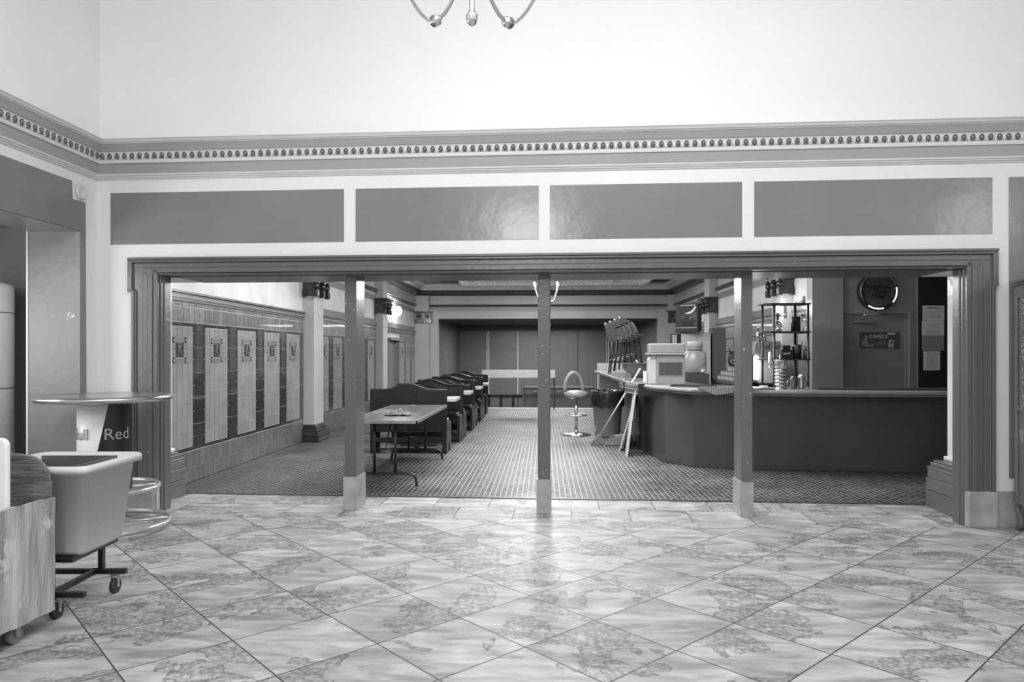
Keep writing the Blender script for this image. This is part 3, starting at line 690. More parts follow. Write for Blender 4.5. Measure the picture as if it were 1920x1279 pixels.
# ------------------------------------------------------------------ plastic laundry cart
cy_, sy_ = math.cos(YAW), math.sin(YAW)
def camw(u, d): return (cy_*u-sy_*d, sy_*u+cy_*d)         # helper: across, away
c0 = camw(-2.68, 4.22)
ct = thing('laundry_cart', 'grey plastic bin cart on black frame beside the pub table', 'cart', (c0[0], c0[1], 0), YAW)
def tub(w0, d0, w1, d1, z0, z1, th):
    b = MB(); n = 4
    def ringp(w, d, z, r=.05):
        out = []
        for (sx_, sy2, a0) in ((1, 1, 0), (-1, 1, PI/2), (-1, -1, PI), (1, -1, 1.5*PI)):
            for k in range(6):
                a = a0+k*PI/10; out.append((sx_*(w/2-r)+r*math.cos(a), sy2*(d/2-r)+r*math.sin(a), z))
        return out
    rings = [ringp(w0-.06, d0-.06, z0), ringp(w0, d0, z0+.03), ringp(w1, d1, z1), ringp(w1+.06, d1+.06, z1, .06), ringp(w1+.07, d1+.07, z1-.035, .06), ringp(w1+.07, d1+.07, z1+.0, .06), ringp(w1+.05, d1+.05, z1+.012, .06), ringp(w1-.01, d1-.01, z1+.008), ringp(w0-.02, d0-.02, z0+.045)]
    order = [0, 1, 2, 4, 5, 6, 7, 8]; m_ = len(rings[0]); v = [p for i in order for p in rings[i]]
    f = [(i*m_+j, i*m_+(j+1) % m_, (i+1)*m_+(j+1) % m_, (i+1)*m_+j) for i in range(len(order)-1) for j in range(m_)]
    f.append(tuple(range(m_))[::-1]); f.append(tuple((len(order)-1)*m_+j for j in range(m_)))
    return b.add(v, f, 0, True)
tub(.50, .44, .58, .56, .345, .86, .01).build('bin', mat('grey_tub_plastic', .62, .38, var=.05, vs=3), ct)
MB().box((-.28, -.24, .12), (.26, -.21, .15)).box((-.28, .19, .12), (.26, .22, .15)).box((.05, -.24, .12), (.08, .22, .15)).box((.05, -.235, .15), (.08, -.205, .36)).box((.09, .19, .15), (.12, .22, .36)).box((-.25, -.235, .15), (-.22, -.205, .36)).box((-.25, .19, .15), (-.22, .22, .36)).box((-.28, -.24, .32), (.2, .22, .345)).build('frame', steel, ct)
for (x, y) in ((.1, -.225), (.19, .205), (-.25, -.225), (-.25, .205)):
    w_ = MB().cyl((x-.014, y, .045), (x+.014, y, .045), .045, 20).build('caster', rubber, ct)
    MB().box((x-.022, y-.012, .045), (x-.016, y+.012, .12)).box((x+.016, y-.012, .045), (x+.022, y+.012, .12)).box((x-.02, y-.02, .108), (x+.02, y+.02, .122)).cyl((x-.026, y, .045), (x+.026, y, .045), .009).build('fork', galv, w_)
# dark slatted crate lying in the bin
cr = thing('slatted_crate', 'dark slatted plastic crate lying inside the grey bin cart', 'crate', (c0[0]-.02, c0[1]+.0, .66), YAW)
b = MB()
for i in range(7): b.box((-.24, -.2+i*.06, .0), (.12, -.185+i*.06, .012)); 
b.box((-.25, -.23, 0), (-.235, .22, .17)); b.box((.2, -.2, 0), (.215, .22, .2)); b.box((-.25, .2, 0), (.21, .215, .2)); b.box((-.25, -.23, 0), (.2, -.215, .15)); b.box((-.25, -.23, -.004), (.21, .21, 0))
b.build('crate_body', mat('dark_crate_plastic', .10, .4), cr)

# ------------------------------------------------------------------ rough plywood cart at the left edge
p1 = camw(-2.50, 3.86)
pc = thing('plywood_cart', 'rough weathered plywood box cart at the left edge', 'cart', (p1[0], p1[1], 0), YAW-.10)
ply = mat('weathered_plywood', .36, .75, var=.55, vs=3, stretch=(4, 4, .5), bump=.6, bs=22, chips=.56, chip_g=.55, chip_s=4.)
plyd = mat('dark_weathered_plywood', .14, .75, var=.5, vs=5, stretch=(1, 1, 6), bump=.6, bs=14)
def rough_board(a, c, th, seed, axis='y'):
    rr = random.Random(seed); n = 26; pts = []
    (y0, z0), (y1, z1) = a, c
    for i in range(n): pts.append((y0+(y1-y0)*i/(n-1), z0+rr.uniform(-.004, .004)))
    for i in range(8): pts.append((y1+rr.uniform(-.006, .004), z0+(z1-z0)*(i+.5)/8))
    for i in range(n): pts.append((y1+(y0-y1)*i/(n-1), z1+rr.uniform(-.005, .006)))
    return pts
MB().prism(rough_board((-1.1, .10), (0, .715), .02, 1), 'x', -.02, 0).build('side_panel', ply, pc)
MB().box((-.66, -1.1, .10), (-.02, 0, .13)).build('deck', plyd, pc)
for (x, y) in ((-.06, -.22), (-.06, -.95), (-.55, -.22), (-.55, -.95)):
    w_ = MB().cyl((x-.02, y, .045), (x+.02, y, .045), .045, 20).build('caster', greyplast, pc)
    MB().box((x-.03, y-.015, .04), (x-.022, y+.015, .1)).box((x+.022, y-.015, .04), (x+.03, y+.015, .1)).box((x-.03, y-.015, .092), (x+.03, y+.015, .1)).build('fork', galv, w_)
# pieces standing in the cart
rr = random.Random(5)
prof = [(-.55, .132), (-.012, .132)]+[(-.02+rr.uniform(-.008, .006), .132+.11*i) for i in range(1, 7)]+[(-.03, .85), (-.06, .90), (-.11, .935), (-.2, .95), (-.3, .955), (-.55, .95)]
CM = Matrix.Translation((p1[0], p1[1], 0))@Matrix.Rotation(YAW-.10, 4, 'Z')
ofc = MB().prism(prof, 'y', -.022, -.002).build('plywood_offcut', plyd, M=CM)
tag(ofc, 'dark rough plywood offcut with rounded corner standing in the plywood cart', 'board')
wb = MB().prism([(-.5, .135), (-.035, .135)]+arc(-.075, 1.03, .04, 0, PI/2, 6)+[(-.5, 1.07)], 'y', -.29, -.26).build('white_panel', whitep, bevel=.008, M=CM)
tag(wb, 'smooth white rounded panel standing upright in the plywood cart', 'panel')

# ------------------------------------------------------------------ carved cabinet at right edge
ang = math.atan2(-.97, -.23)
cb = thing('carved_cabinet', 'carved wooden cabinet on a cabriole leg at the right edge', 'cabinet', (4.02, 6.20, 0), ang)
cwood = mat('carved_wood', .15, .35, var=.25, vs=3, stretch=(4, 4, 1), bump=.05)
# local x runs along the visible face (towards the viewer), visible face at local y=0 with outside at -y ; body on +y
def cz(py): return 1.5-(py-663.2)*5.98/1322
MB().box((.0, .0, .26), (.62, .5, 2.08)).build('body', cwood, cb, bevel=.006)
MB().box((-.012, -.012, 2.08), (.64, .52, 2.10)).box((-.025, -.025, 2.10), (.655, .53, 2.125)).box((-.006, -.006, 2.05), (.63, .51, 2.06)).build('cornice', cwood, cb, bevel=.004)
MB().box((0, -.012, .26), (.055, 0, 2.05)).box((.565, -.012, .26), (.62, 0, 2.05)).box((.055, -.012, 1.97), (.565, 0, 2.05)).box((.055, -.012, .26), (.565, 0, .34)).box((.055, -.010, 1.02), (.565, 0, 1.06)).build('face_frame', cwood, cb, bevel=.004)
MB().box((-.012, -.015, .235), (.64, .5, .262)).build('base_molding', cwood, cb, bevel=.006)
def leg(x, y, sg):
    return MB().tube([(x+.03, y+.02, .27), (x-.03, y-.01, .23), (x-.035, y-.015, .17), (x+.0, y, .10), (x+.0, y, .05), (x-.03, y-.01, .015)], lambda t: .045-.028*math.sin(PI*min(1, t*1.0)**.8) if t < .85 else .022, 10)
for (x, y) in ((.04, .03), (.58, .03), (.04, .46), (.58, .46)): leg(x, y, 1).ball((x-.035, y-.01, .02), .028, 1.3, 1, .7).build('leg', cwood, cb)
lm = mat('pale_carved_letter', .30, .3)  # letters in a paler grey than the cabinet wood
for ch, py in (('D', 578.6), ('O', 590), ('E', 602), ('S', 614.5), ('Y', 637), ('O', 648), ('U', 660), ('R', 672), ('L', 693), ('O', 707), ('V', 720), ('E', 731.5), ('R', 743.6)):
    text('letter', ch, .062, lm, cb, loc=(.155, -.003, cz(py)), rot=(PI/2, 0, 0), depth=.004)
text('letter', 'KI', .15, lm, cb, loc=(.10, -.003, cz(818)), rot=(PI/2, 0, 0), depth=.004, align='LEFT', sx=.42)
for py, sg in ((564.5, 1), (757, -1)):
    MB().tube([(.155+.022*math.cos(a)*(1-a/9), -.006, cz(py)+sg*.028*math.sin(a)*(1-a/9)) for a in [k*.5-1 for k in range(12)]], .004, 6).build('scroll', lm, cb)
nc = tag(MB().box((0, 0, 0), (.12, .01, .1)).build('notice_card', whitep, loc=(4.02+.11*math.cos(ang)+.03, 6.20+.11*math.sin(ang)-.06, 2.127)), 'small white card standing on top of the carved cabinet', 'card')
nc.rotation_euler = (0, 0, ang)

# ------------------------------------------------------------------ booths
def bench():
    t = thing('booth_bench', '', 'bench', (0, 0, 0)); W = .58
    def top(x): 
        a = abs(x); return .944 if a > .36 else .944+.09*(.5+.5*math.cos(PI*a/.36))
    xs = [-W+2*W*i/40 for i in range(41)]
    MB().prism([(-W, .32), (W, .32)]+[(x, top(x)) for x in xs[::-1]], 'y', 0, .035).build('back_panel', dkwood, t, bevel=.004)
    cap = MB().tube([(x, .03, top(x)+.006) for x in xs], .022, 8); cap.build('top_rail', dkwood, t)
    b = MB()
    for sx_ in (-1, 1): b.box((sx_*W, -.005, 0), (sx_*(W-.07), .05, .95))
    b.box((-W+.06, .01, .16), (W-.06, .04, .24)); b.build('back_frame', dkwood, t, bevel=.005)
    MB().prism([(-W+.08, .5), (W-.08, .5)]+[(x*.86, top(x)-.06) for x in xs[::-1]], 'y', .03, .075).build('backrest_cushion', leather, t, bevel=.02, seg=3)
    MB().box((-W+.03, .06, .42), (W-.03, .52, .50)).build('seat_cushion', leather, t, bevel=.03, seg=3)
    MB().box((-W+.03, .05, .34), (W-.03, .50, .42)).build('seat_frame', dkwood, t)
    for sx_ in (-1, 1):
        pts = [(.04, 0), (.20, 0), (.22, .13), (.27, .17), (.32, .13), (.34, 0), (.50, 0), (.50, .45), (.04, .45)]
        MB().prism(pts, 'x', sx_*W, sx_*(W-.04)).build('side_panel', dkwood, t, bevel=.004)
    MB().box((-W+.04, .46, .10), (W-.04, .48, .16)).build('front_stretcher', dkwood, t)
    return t
ys = [10.5, 12.35, 14.2, 16.1, 17.9]; BX = -2.03; names = ['first', 'second', 'third', 'fourth', 'fifth']
b0 = bench(); b0.location = (BX, ys[0], 0); b0['label'] = 'dark booth bench nearest the hall, its plain back behind the folding table'; b0['group'] = 'dark wooden booth benches'
xoff = [0, .03, .06, .05, .03]
for i in range(1, 5):
    dup(b0, (BX+xoff[i], ys[i], 0), PI, 'dark arched booth bench facing the hall beyond the %s booth table' % names[i-1], 'dark wooden booth benches')
    if i < 4: dup(b0, (BX+xoff[i], ys[i]+.065, 0), 0, 'dark booth bench facing away, back to back before the %s booth table' % names[i], 'dark wooden booth benches')
def btable():
    t = thing('booth_table', '', 'table', (0, 0, 0))
    MB().box((-.58, -.30, .735), (.64, .30, .79)).build('table_top', ivory, t, bevel=.008)
    MB().cyl((0, 0, .03), (0, 0, .735), .04, 16).build('pedestal', steel, t)
    MB().box((-.3, -.03, 0), (.3, .03, .03)).box((-.03, -.25, 0), (.03, .25, .03)).build('foot', steel, t, bevel=.006)
    return t
bt = btable(); bt.location = (BX, 11.40, 0); bt['label'] = 'pale topped booth table nearest the folding table'; bt['group'] = 'pale booth tables'
for i in range(1, 4): dup(bt, (BX+xoff[i], (ys[i]+ys[i+1])/2+.03, 0), 0, 'pale topped booth table, %s from the hall' % names[i], 'pale booth tables')

# ------------------------------------------------------------------ folding table with a rag
ft = thing('folding_table', 'long scuffed folding table at the front of the booths', 'table', (-1.80, 8.98, 0), .0)
ftop = mat('scuffed_brown_laminate', .07, .34, var=.2, vs=2, chips=.62, chip_g=.4, chip_s=4, stretch=None)
MB().box((-.39, -1.21, .735), (.39, 1.19, .755)).build('table_top', ftop, ft, bevel=.003)
MB().box((-.40, -1.22, .722), (.40, -1.205, .756)).box((-.40, 1.185, .722), (.40, 1.2, .756)).box((.385, -1.22, .722), (.40, 1.2, .757)).box((-.40, -1.22, .722), (-.385, 1.2, .757)).build('metal_edge', galv, ft)
for y in (-1.05, .98):
    b = MB()
    for sx_ in (-.12, .12): b.cyl((sx_, y, .14), (sx_, y, .735), .017, 10)
    b.tube([(-.36, y, .0), (-.36, y, .05), (-.345, y, .10), (-.31, y, .13), (-.26, y, .14), (.26, y, .14), (.31, y, .13), (.345, y, .10), (.36, y, .05), (.36, y, 0)], .016, 10)
    b.tube([(0, y+(.35 if y < 0 else -.35), .73), (0, y+(.02 if y < 0 else -.02), .40)], .008, 6); b.cyl((-.12, y, .42), (.12, y, .42), .009, 8)
    b.build('leg_frame', steel, ft)
rag = MB(); rr = random.Random(3); n1, n2 = 22, 12; v = []
for i in range(n1):
    for j in range(n2):
        u, w_ = i/(n1-1)-.5, j/(n2-1)-.5; r2 = max(0, 1-(u*2)**2*.95)*max(0, 1-(w_*2)**2*.95)
        z = .008+.085*r2*(.55+.45*math.sin(u*17+w_*9))*(.7+.3*math.cos(w_*21+u*5)); v.append((u*.30+.012*math.sin(w_*14), w_*.2+.02*math.sin(u*9), z))
o_ = [(a[0], a[1], 0) for a in v]
fs = [(i*n2+j, i*n2+j+1, (i+1)*n2+j+1, (i+1)*n2+j) for i in range(n1-1) for j in range(n2-1)]
rag.add(v, fs, 0, True)
rx, ry = at_y(733, 776, 8.55)[0], 8.55
ro = tag(rag.build('cleaning_rag', mat('worn_rag_cloth', .15, .9, var=.3, vs=25, bump=.3, bs=60), loc=(-1.80+.04, 8.45, .756)), 'crumpled light cleaning rag lying on the folding table', 'cloth')
so = ro.modifiers.new('th', 'SOLIDIFY'); so.thickness = .004; so.offset = 1

# ------------------------------------------------------------------ the bar counter
top_o = [(1.36, 19.1), (1.36, 11.0), (1.50, 10.1), (1.88, 9.15), (3.1, 8.78), (6.5, 8.60)]
base_o = [(1.50, 19.1), (1.50, 11.3), (1.68, 9.85), (1.98, 9.42), (2.75, 9.25), (6.5, 9.0)]
inner = [(6.5, 9.5), (3.0, 9.65), (2.4, 10.2), (2.3, 11.0), (2.3, 19.1)]
innerb = [(6.5, 9.4), (3.0, 9.6), (2.3, 10.2), (2.2, 11.0), (2.2, 19.1)]
bc = thing('bar_counter', 'long dark bar counter with pale rounded top edge on the right', 'bar counter', (2.4, 9.4, 0))
def P_(l): return [(x-2.4, y-9.4) for x, y in l]
MB().prism(P_(base_o+innerb), 'z', 0, .985).build('front', barfront, bc)
MB().prism(P_(top_o+inner), 'z', 1.0, 1.05).build('counter_top', bartop, bc, bevel=.018, seg=4)
MB().prism(P_([(x+.02, y+.03) for x, y in top_o]+inner), 'z', .972, 1.0).build('edge_molding', mat('bar_edge_trim', .16, .25), bc, bevel=.008)
MB().prism(P_([(x-.012, y-.012) for x, y in base_o]+[(x+.03, y+.03) for x, y in base_o[::-1]]), 'z', .001, .05).build('kick_board', darkp, bc)
# seam line on the front
# end partition of raw wood beyond the bar
a0 = at_y(1119.5, 681, 19.25)
tag(MB().box((a0[0], 19.21, 0), (3.2, 19.27, a0[1])).build('wooden_end_partition', ltwood), 'pale wooden partition board at the far end of the bar', 'partition')
r0 = at_y(904, 693.5, 19.3); r1 = at_y(1009, 708.5, 19.3); r2 = at_y(1100, 700, 19.3)
rb = thing('guard_rail', 'pale wooden board rail above the step at the back of the room', 'railing', (r0[0], 19.3, 0))
MB().box((0, 0, r1[1]), (2.0, .03, r0[1])).build('board', ltwood, rb)
MB().box((.0, .03, 0), (.05, .07, r0[1])).box((1.95, .03, 0), (2.0, .07, r0[1])).build('post', steel, rb)

# rubber bar mats
def mat_grid(nm, label, M, L_, W_, lines, folded=False):
    b = MB(); b.box((0, 0, 0), (L_, W_, .006))
    n = int(L_/.022)
    for i in range(n): b.box((i*.022+.004, .005, .006), (i*.022+.012, W_-.005, .014))
    b.box((0, 0, 0), (L_, .01, .016)); b.box((0, W_-.01, 0), (L_, W_, .016)); b.box((0, 0, 0), (.01, W_, .016)); b.box((L_-.01, 0, 0), (L_, W_, .016))
    return tag(b.build(nm, mat('ribbed_rubber', .045, .45), M=M), label, 'bar mat', 'rubber bar mats on the counter')
def bm_at(x, y, z, rz): return Matrix.Translation((x, y, z))@Matrix.Rotation(rz, 4, 'Z')
mat_grid('bar_mat', 'ribbed rubber bar mat on the counter in front of the door', bm_at(3.42, 8.95, 1.052, -.07), .72, .28, 1)
mat_grid('bar_mat', 'ribbed rubber bar mat at the right end of the counter', bm_at(4.16, 8.93, 1.052, -.03), .9, .28, 1)
mat_grid('bar_mat', 'ribbed rubber mat under the front of the beige machine, reaching the counter corner', bm_at(1.72, 9.72, 1.052, -.30), .6, .38, 1)
# folded mat whose corner hangs over the edge
hm = MB(); hp = [at_y(1281, 722, 9.25), at_y(1400, 722, 9.1), at_y(1400, 731, 8.93), at_y(1308, 741, 8.9)]
p = [(hp[0][0], 9.42, 1.066), (2.78, 9.22, 1.066), (2.76, 8.86, 1.066), (2.05, 9.06, 1.066)]
q = at_y(1308, 742, 8.86)
tri = [(2.0, 9.09, 1.068), (2.45, 8.95, 1.068), (q[0], 8.86, q[1])]
hm.add([(2.05, 9.42, 1.055), (2.90, 9.2, 1.055), (2.88, 8.86, 1.055), (1.98, 9.12, 1.055), (2.05, 9.42, 1.067), (2.90, 9.2, 1.067), (2.88, 8.86, 1.067), (1.98, 9.12, 1.067)], [(0, 1, 2, 3), (4, 5, 6, 7), (0, 1, 5, 4), (1, 2, 6, 5), (2, 3, 7, 6), (3, 0, 4, 7)])
hm.add([(1.96, 9.10, 1.067), (2.72, 8.87, 1.067), (2.16, 8.98, q[1]-.0), (1.96, 9.12, 1.055), (2.72, 8.89, 1.055), (2.17, 8.995, q[1])], [(0, 1, 2), (3, 4, 5), (0, 2, 5, 3), (2, 1, 4, 5), (0, 1, 4, 3)])
tag(hm.build('draped_bar_mat', slotted('ribbed_mat_pattern', 0, .028, .55, .14, .045)), 'ribbed rubber mat with a corner hanging over the counter edge', 'bar mat')
def chk(name):
    m = bpy.data.materials.new(name); m.use_nodes = True; N = m.node_tree.nodes; L = m.node_tree.links; b = N['Principled BSDF']; b.inputs['Roughness'].default_value = .5
    tc = N.new('ShaderNodeTexCoord'); c = N.new('ShaderNodeTexBrick'); c.offset = 0; c.inputs['Color1'].default_value = c.inputs['Color2'].default_value = (.03, .03, .03, 1); c.inputs['Mortar'].default_value = (.28, .28, .28, 1)
    for k_, v_ in (('Scale', 1), ('Mortar Size', .009), ('Brick Width', .07), ('Row Height', .07)): c.inputs[k_].default_value = v_
    sx_ = N.new('ShaderNodeSeparateXYZ'); L.new(tc.outputs['Object'], sx_.inputs[0]); su_ = N.new('ShaderNodeMath'); su_.operation = 'SUBTRACT'; L.new(sx_.outputs[0], su_.inputs[0]); L.new(sx_.outputs[2], su_.inputs[1]); cx_ = N.new('ShaderNodeCombineXYZ'); L.new(su_.outputs[0], cx_.inputs[0]); L.new(sx_.outputs[1], cx_.inputs[1]); L.new(cx_.outputs[0], c.inputs['Vector']); L.new(c.outputs['Color'], b.inputs['Base Color']); return m
ckm = chk('open_grid_rubber')
dm = MB(); w_, n_ = .55, 10
prof_ = [(.5, 1.056), (.1, 1.056), (-.02, 1.058), (-.05, 1.05), (-.06, 1.02), (-.055, .90)]
v = []
for (x, z) in prof_: v += [(x, 0, z), (x, w_, z)]
for (x, z) in prof_: v += [(x+.0, 0, z+.008), (x+.0, w_, z+.008)] if z > 1.04 else [(x-.008, 0, z), (x-.008, w_, z)]
k = len(prof_); f = []
for i in range(k-1): f.append((2*i, 2*i+1, 2*i+3, 2*i+2)); f.append((2*k+2*i, 2*k+2*i+2, 2*k+2*i+3, 2*k+2*i+1))
f += [(0, 1, 2*k+1, 2*k), (2*k-2, 2*k-1, 4*k-1, 4*k-2)]
for i in range(k-1): f += [(2*i, 2*i+2, 2*k+2*i+2, 2*k+2*i), (2*i+1, 2*i+3, 2*k+2*i+3, 2*k+2*i+1)]
dm.add(v, f)
tag(dm.build('grid_mat', ckm, M=bm_at(1.42, 10.35, 0, .22)), 'open grid rubber mat draped over the counter corner beside the beige machine', 'bar mat', 'grid rubber mats')
tag(dm.build('grid_mat', ckm, M=Matrix.Translation((1.42, 12.2, .0))@Matrix.Scale(1., 4)), 'open grid rubber mat draped over the counter near the big bowl', 'bar mat', 'grid rubber mats')

# beige countertop machine
m0 = at_y(1231, 700, 10.45); m1 = at_y(1284, 700, 10.45)
pm_ = thing('popcorn_machine', 'beige square countertop machine with a dark grille on the bar corner', 'machine', (m0[0], 10.45, 1.05), -.06)
W = m1[0]-m0[0]
MB().box((0, 0, 0), (W, .42, .43)).build('body', beige, pm_, bevel=.008)
MB().box((-.11, .02, .0), (-.002, .40, .36)).prism([(-.11, .36), (-.002, .36), (-.002, .43), (-.07, .43)], 'y', .02, .40).build('side_door', mat('pale_enamel', .46, .3), pm_, bevel=.006)
MB().box((-.13, -.025, .43), (W+.02, .45, .46)).build('rim', beige, pm_, bevel=.008)
MB().box((-.10, 0, .46), (W, .42, .60)).build('hood', beige, pm_, bevel=.015)
MB().box((.035, -.006, .13), (W-.04, .0, .32)).build('grille', slotted('grille_slots', 0, .0155, .5, .015, .10), pm_)
MB().box((.02, -.004, .12), (.035, .004, .33)).box((.02, -.004, .12), (W-.03, .004, .13)).box((.02, -.004, .32), (W-.03, .004, .33)).build('grille_frame', galv, pm_)
mb2 = tag(MB().box((0, 0, 0), (.035, .1, .17)).build('paper_carton', whitep, loc=(m0[0]-.16, 10.6, 1.068), bevel=.004), 'narrow white carton standing at the left side of the beige machine', 'carton')

# big bowl
bq = at_y(1191, 680, 13.3)
bl = MB().lathe([(.09, 0), (.12, .0), (.2, .06), (.275, .16), (.312, .262), (.325, .265), (.322, .272), (.300, .262), (.265, .165), (.19, .07), (.1, .02), (.001, .018)], 44, cap=True)
tag(bl.build('mixing_bowl', mat('grey_bowl', .14, .35, var=.1), loc=(1.62+.15, 13.3, 1.052)), 'large grey bowl standing on the bar before the stacked stools', 'bowl')
nd = thing('napkin_dispenser', 'small chrome capped shaker seen above the bowl rim', 'shaker', (1.93, 14.6, 1.052))
MB().lathe([(.045, 0), (.045, .24), (.03, .27), (.001, .28)], 20).build('jar', mat('dull_glass', .5, .2), nd); MB().lathe([(.048, .24), (.05, .29), (.03, .32), (.001, .325)], 20).build('lid', chrome, nd)
sb = thing('sauce_bottle', 'small clear bottle beside the shaker behind the bowl', 'bottle', (2.08, 14.6, 1.052))
MB().lathe([(.035, 0), (.035, .2), (.015, .26), (.013, .31)], 16).build('body', frost, sb); MB().lathe([(.016, .31), (.016, .33)], 12).build('cap', darkp, sb)

# stacked stools on the bar
def shell_stool():
    t = thing('stacking_bar_stool', '', 'stool', (0, 0, 0))
    b = MB(); v = []; n, m_ = 14, 16
    for i in range(n+1):
        for j in range(m_+1):
            u = j/m_*2-1; s_ = i/n
            if s_ < .45: q = s_/.45; x = .30-.47*q; z = .74-.02*math.sin(q*PI)+.05*u*u*q; hw = .235
            else:
                q = (s_-.45)/.55; x = -.17-.09*math.sin(q*PI/2)-.03*q; z = .74+.42*q; hw = .235-.03*q**3
            wrap_ = .36*abs(u)**1.8*(0 if s_ < .25 else min(1, (s_-.25)/.25))*(1-.35*max(0, s_-.7)/.3); rnd = 1-.0*u
            zc = z-(.12*abs(u)**3 if s_ > .9 else 0)
            v.append((x+wrap_, hw*u, zc))
    f = [(i*(m_+1)+j, i*(m_+1)+j+1, (i+1)*(m_+1)+j+1, (i+1)*(m_+1)+j) for i in range(n) for j in range(m_)]
    b.add(v, f, 0, True); o = b.build('shell', mat('grey_vinyl_shell', .12, .3, var=.08), t)
    s_ = o.modifiers.new('th', 'SOLIDIFY'); s_.thickness = .03; s_.offset = 0
    for sx_ in (-1, 1):
        for sy2 in (-1, 1): MB().cyl((sx_*.13+.03, sy2*.15, .72), (sx_*.21+.03, sy2*.21, 0), .017, 8).build('leg', steel, t)
    MB().tube([(.03+.19, .19, .30), (.03-.19, .19, .30), (.03-.19, -.19, .30), (.03+.19, -.19, .30)], .01, 8, True).build('foot_rail', chrome, t)
    return t
st = shell_stool(); st.location = (1.70, 16.4, 1.052); st['label'] = 'stacking stool with grey shell seat, leftmost in the stack on the bar'; st['group'] = 'stools stacked on the bar'
for i, l_ in enumerate(('second from the left', 'third from the left', 'rightmost with the tallest back')):
    dup(st, (1.70+.105*(i+1), 16.4-.03*(i+1), 1.052+.045*(i+1)*(1)), -.05*(i+1), 'grey shell stool in the stack on the bar, %s' % l_, 'stools stacked on the bar')

# swivel stool on the floor
sw = thing('swivel_stool', 'chrome pedestal stool with padded seat and horseshoe back by the bar', 'stool', (.60, 13.1, 0), .35)
MB().lathe([(.27, 0), (.272, .012), (.22, .028), (.06, .04), (.035, .07), (.032, .1)], 44).build('base_plate', chrome, sw)
MB().cyl((0, 0, .05), (0, 0, .70), .028, 20).build('column', chrome, sw)
b = MB(); b.tube([(.2*math.cos(a*PI/20), .2*math.sin(a*PI/20), .365) for a in range(40)], .011, 8, True)
for q in range(4): a = q*PI/2+.3; b.cyl((.02*math.cos(a), .02*math.sin(a), .365), (.2*math.cos(a), .2*math.sin(a), .365), .008, 8)
b.build('foot_ring', chrome, sw)
seatm = mat('tan_vinyl', .26, .3, var=.08); 
MB().lathe([(.15, .69), (.20, .70), (.215, .73), (.21, .77), (.19, .795), (.12, .815), (.001, .822)], 40).build('seat', seatm, sw)
MB().tube([(.185*math.cos(a), .0+.10+.05*math.sin(a)*0+.02, .80+.0+.34*math.sin(a)) for a in [PI*k/16 for k in range(17)]], .036, 12).build('backrest', seatm, sw)
MB().tube([(-.19, .12, .82), (-.2, .06, .72), (-.1, .0, .68), (.1, .0, .68), (.2, .06, .72), (.19, .12, .82)], .011, 8).build('back_bracket', chrome, sw)

# trash can
tr = thing('trash_can', 'round grey trash can lined with a black bag beside the bar', 'trash can', (1.16, 12.9, 0))
MB().lathe([(.215, 0), (.225, .02), (.275, .66), (.29, .665), (.295, .70), (.285, .74), (.27, .74)], 44).build('can_body', greyplast, tr)
b = MB(); rr = random.Random(9); v = []; n_ = 44
rings = [(.30, .55), (.303, .62), (.302, .70), (.308, .80), (.295, .835), (.27, .825), (.24, .6)]
for k, (r_, z) in enumerate(rings):
    for i in range(n_): jit = rr.uniform(-.008, .008); v.append(((r_+jit)*math.cos(2*PI*i/n_), (r_+jit)*math.sin(2*PI*i/n_), z+rr.uniform(-.018, .018)))
b.add(v, [(k*n_+i, k*n_+(i+1) % n_, (k+1)*n_+(i+1) % n_, (k+1)*n_+i) for k in range(len(rings)-1) for i in range(n_)], 0, True)
b.add([(.27*math.cos(2*PI*i/n_), .27*math.sin(2*PI*i/n_), .62) for i in range(n_)], [tuple(range(n_))])
b.build('bag_liner', mat('black_plastic_bag', .012, .2, bump=.6, bs=20), tr)

# broom
h0 = at_y(1196, 690, 11.55); h1 = at_y(1123, 818, 11.75)
brm = thing('broom', 'long pale handled broom leaning against the bar', 'broom', (.82, 11.6, 0))
top_ = Vector((h0[0]-.82, -.35, h0[1])); low = Vector((h1[0]-.82, .10, h1[1]+.0))
MB().cyl(low, top_, .014, 12).build('handle', mat('pale_handle_paint', .6, .35), brm)
MB().prism([(low.x-.03, low.z+.02), (low.x+.03, low.z+.05), (low.x+.01, .0), (low.x-.15, 0)], 'y', .03, .17).build('brush_head', mat('grey_bristle', .13, .8, bump=.6, bs=60, stretch=(1, 1, .2)), brm)

# lobby dustpan
dp = thing('dustpan', 'upright dustpan lying open at the foot of the leaning boards', 'dustpan', (1.28, 11.7, 0))
v = [(-.27, -.14, .005), (.2, -.10, .005), (.2, .16, .005), (-.27, .14, .005), (-.25, -.14, .05), (-.12, -.14, .15), (.17, -.10, .17), (.17, .16, .17), (-.12, .14, .15), (-.25, .14, .05)]
MB().add([(x+.0, y, z) for x, y, z in v], [(0, 1, 2, 3), (0, 4, 5, 6, 1), (3, 2, 7, 8, 9), (1, 6, 7, 2), (5, 8, 7, 6)]).build('pan', mat('dull_dustpan', .2, .4), dp)
MB().cyl((.1, .03, .16), (.30, .10, .62), .012, 10).build('handle', darkp, dp)

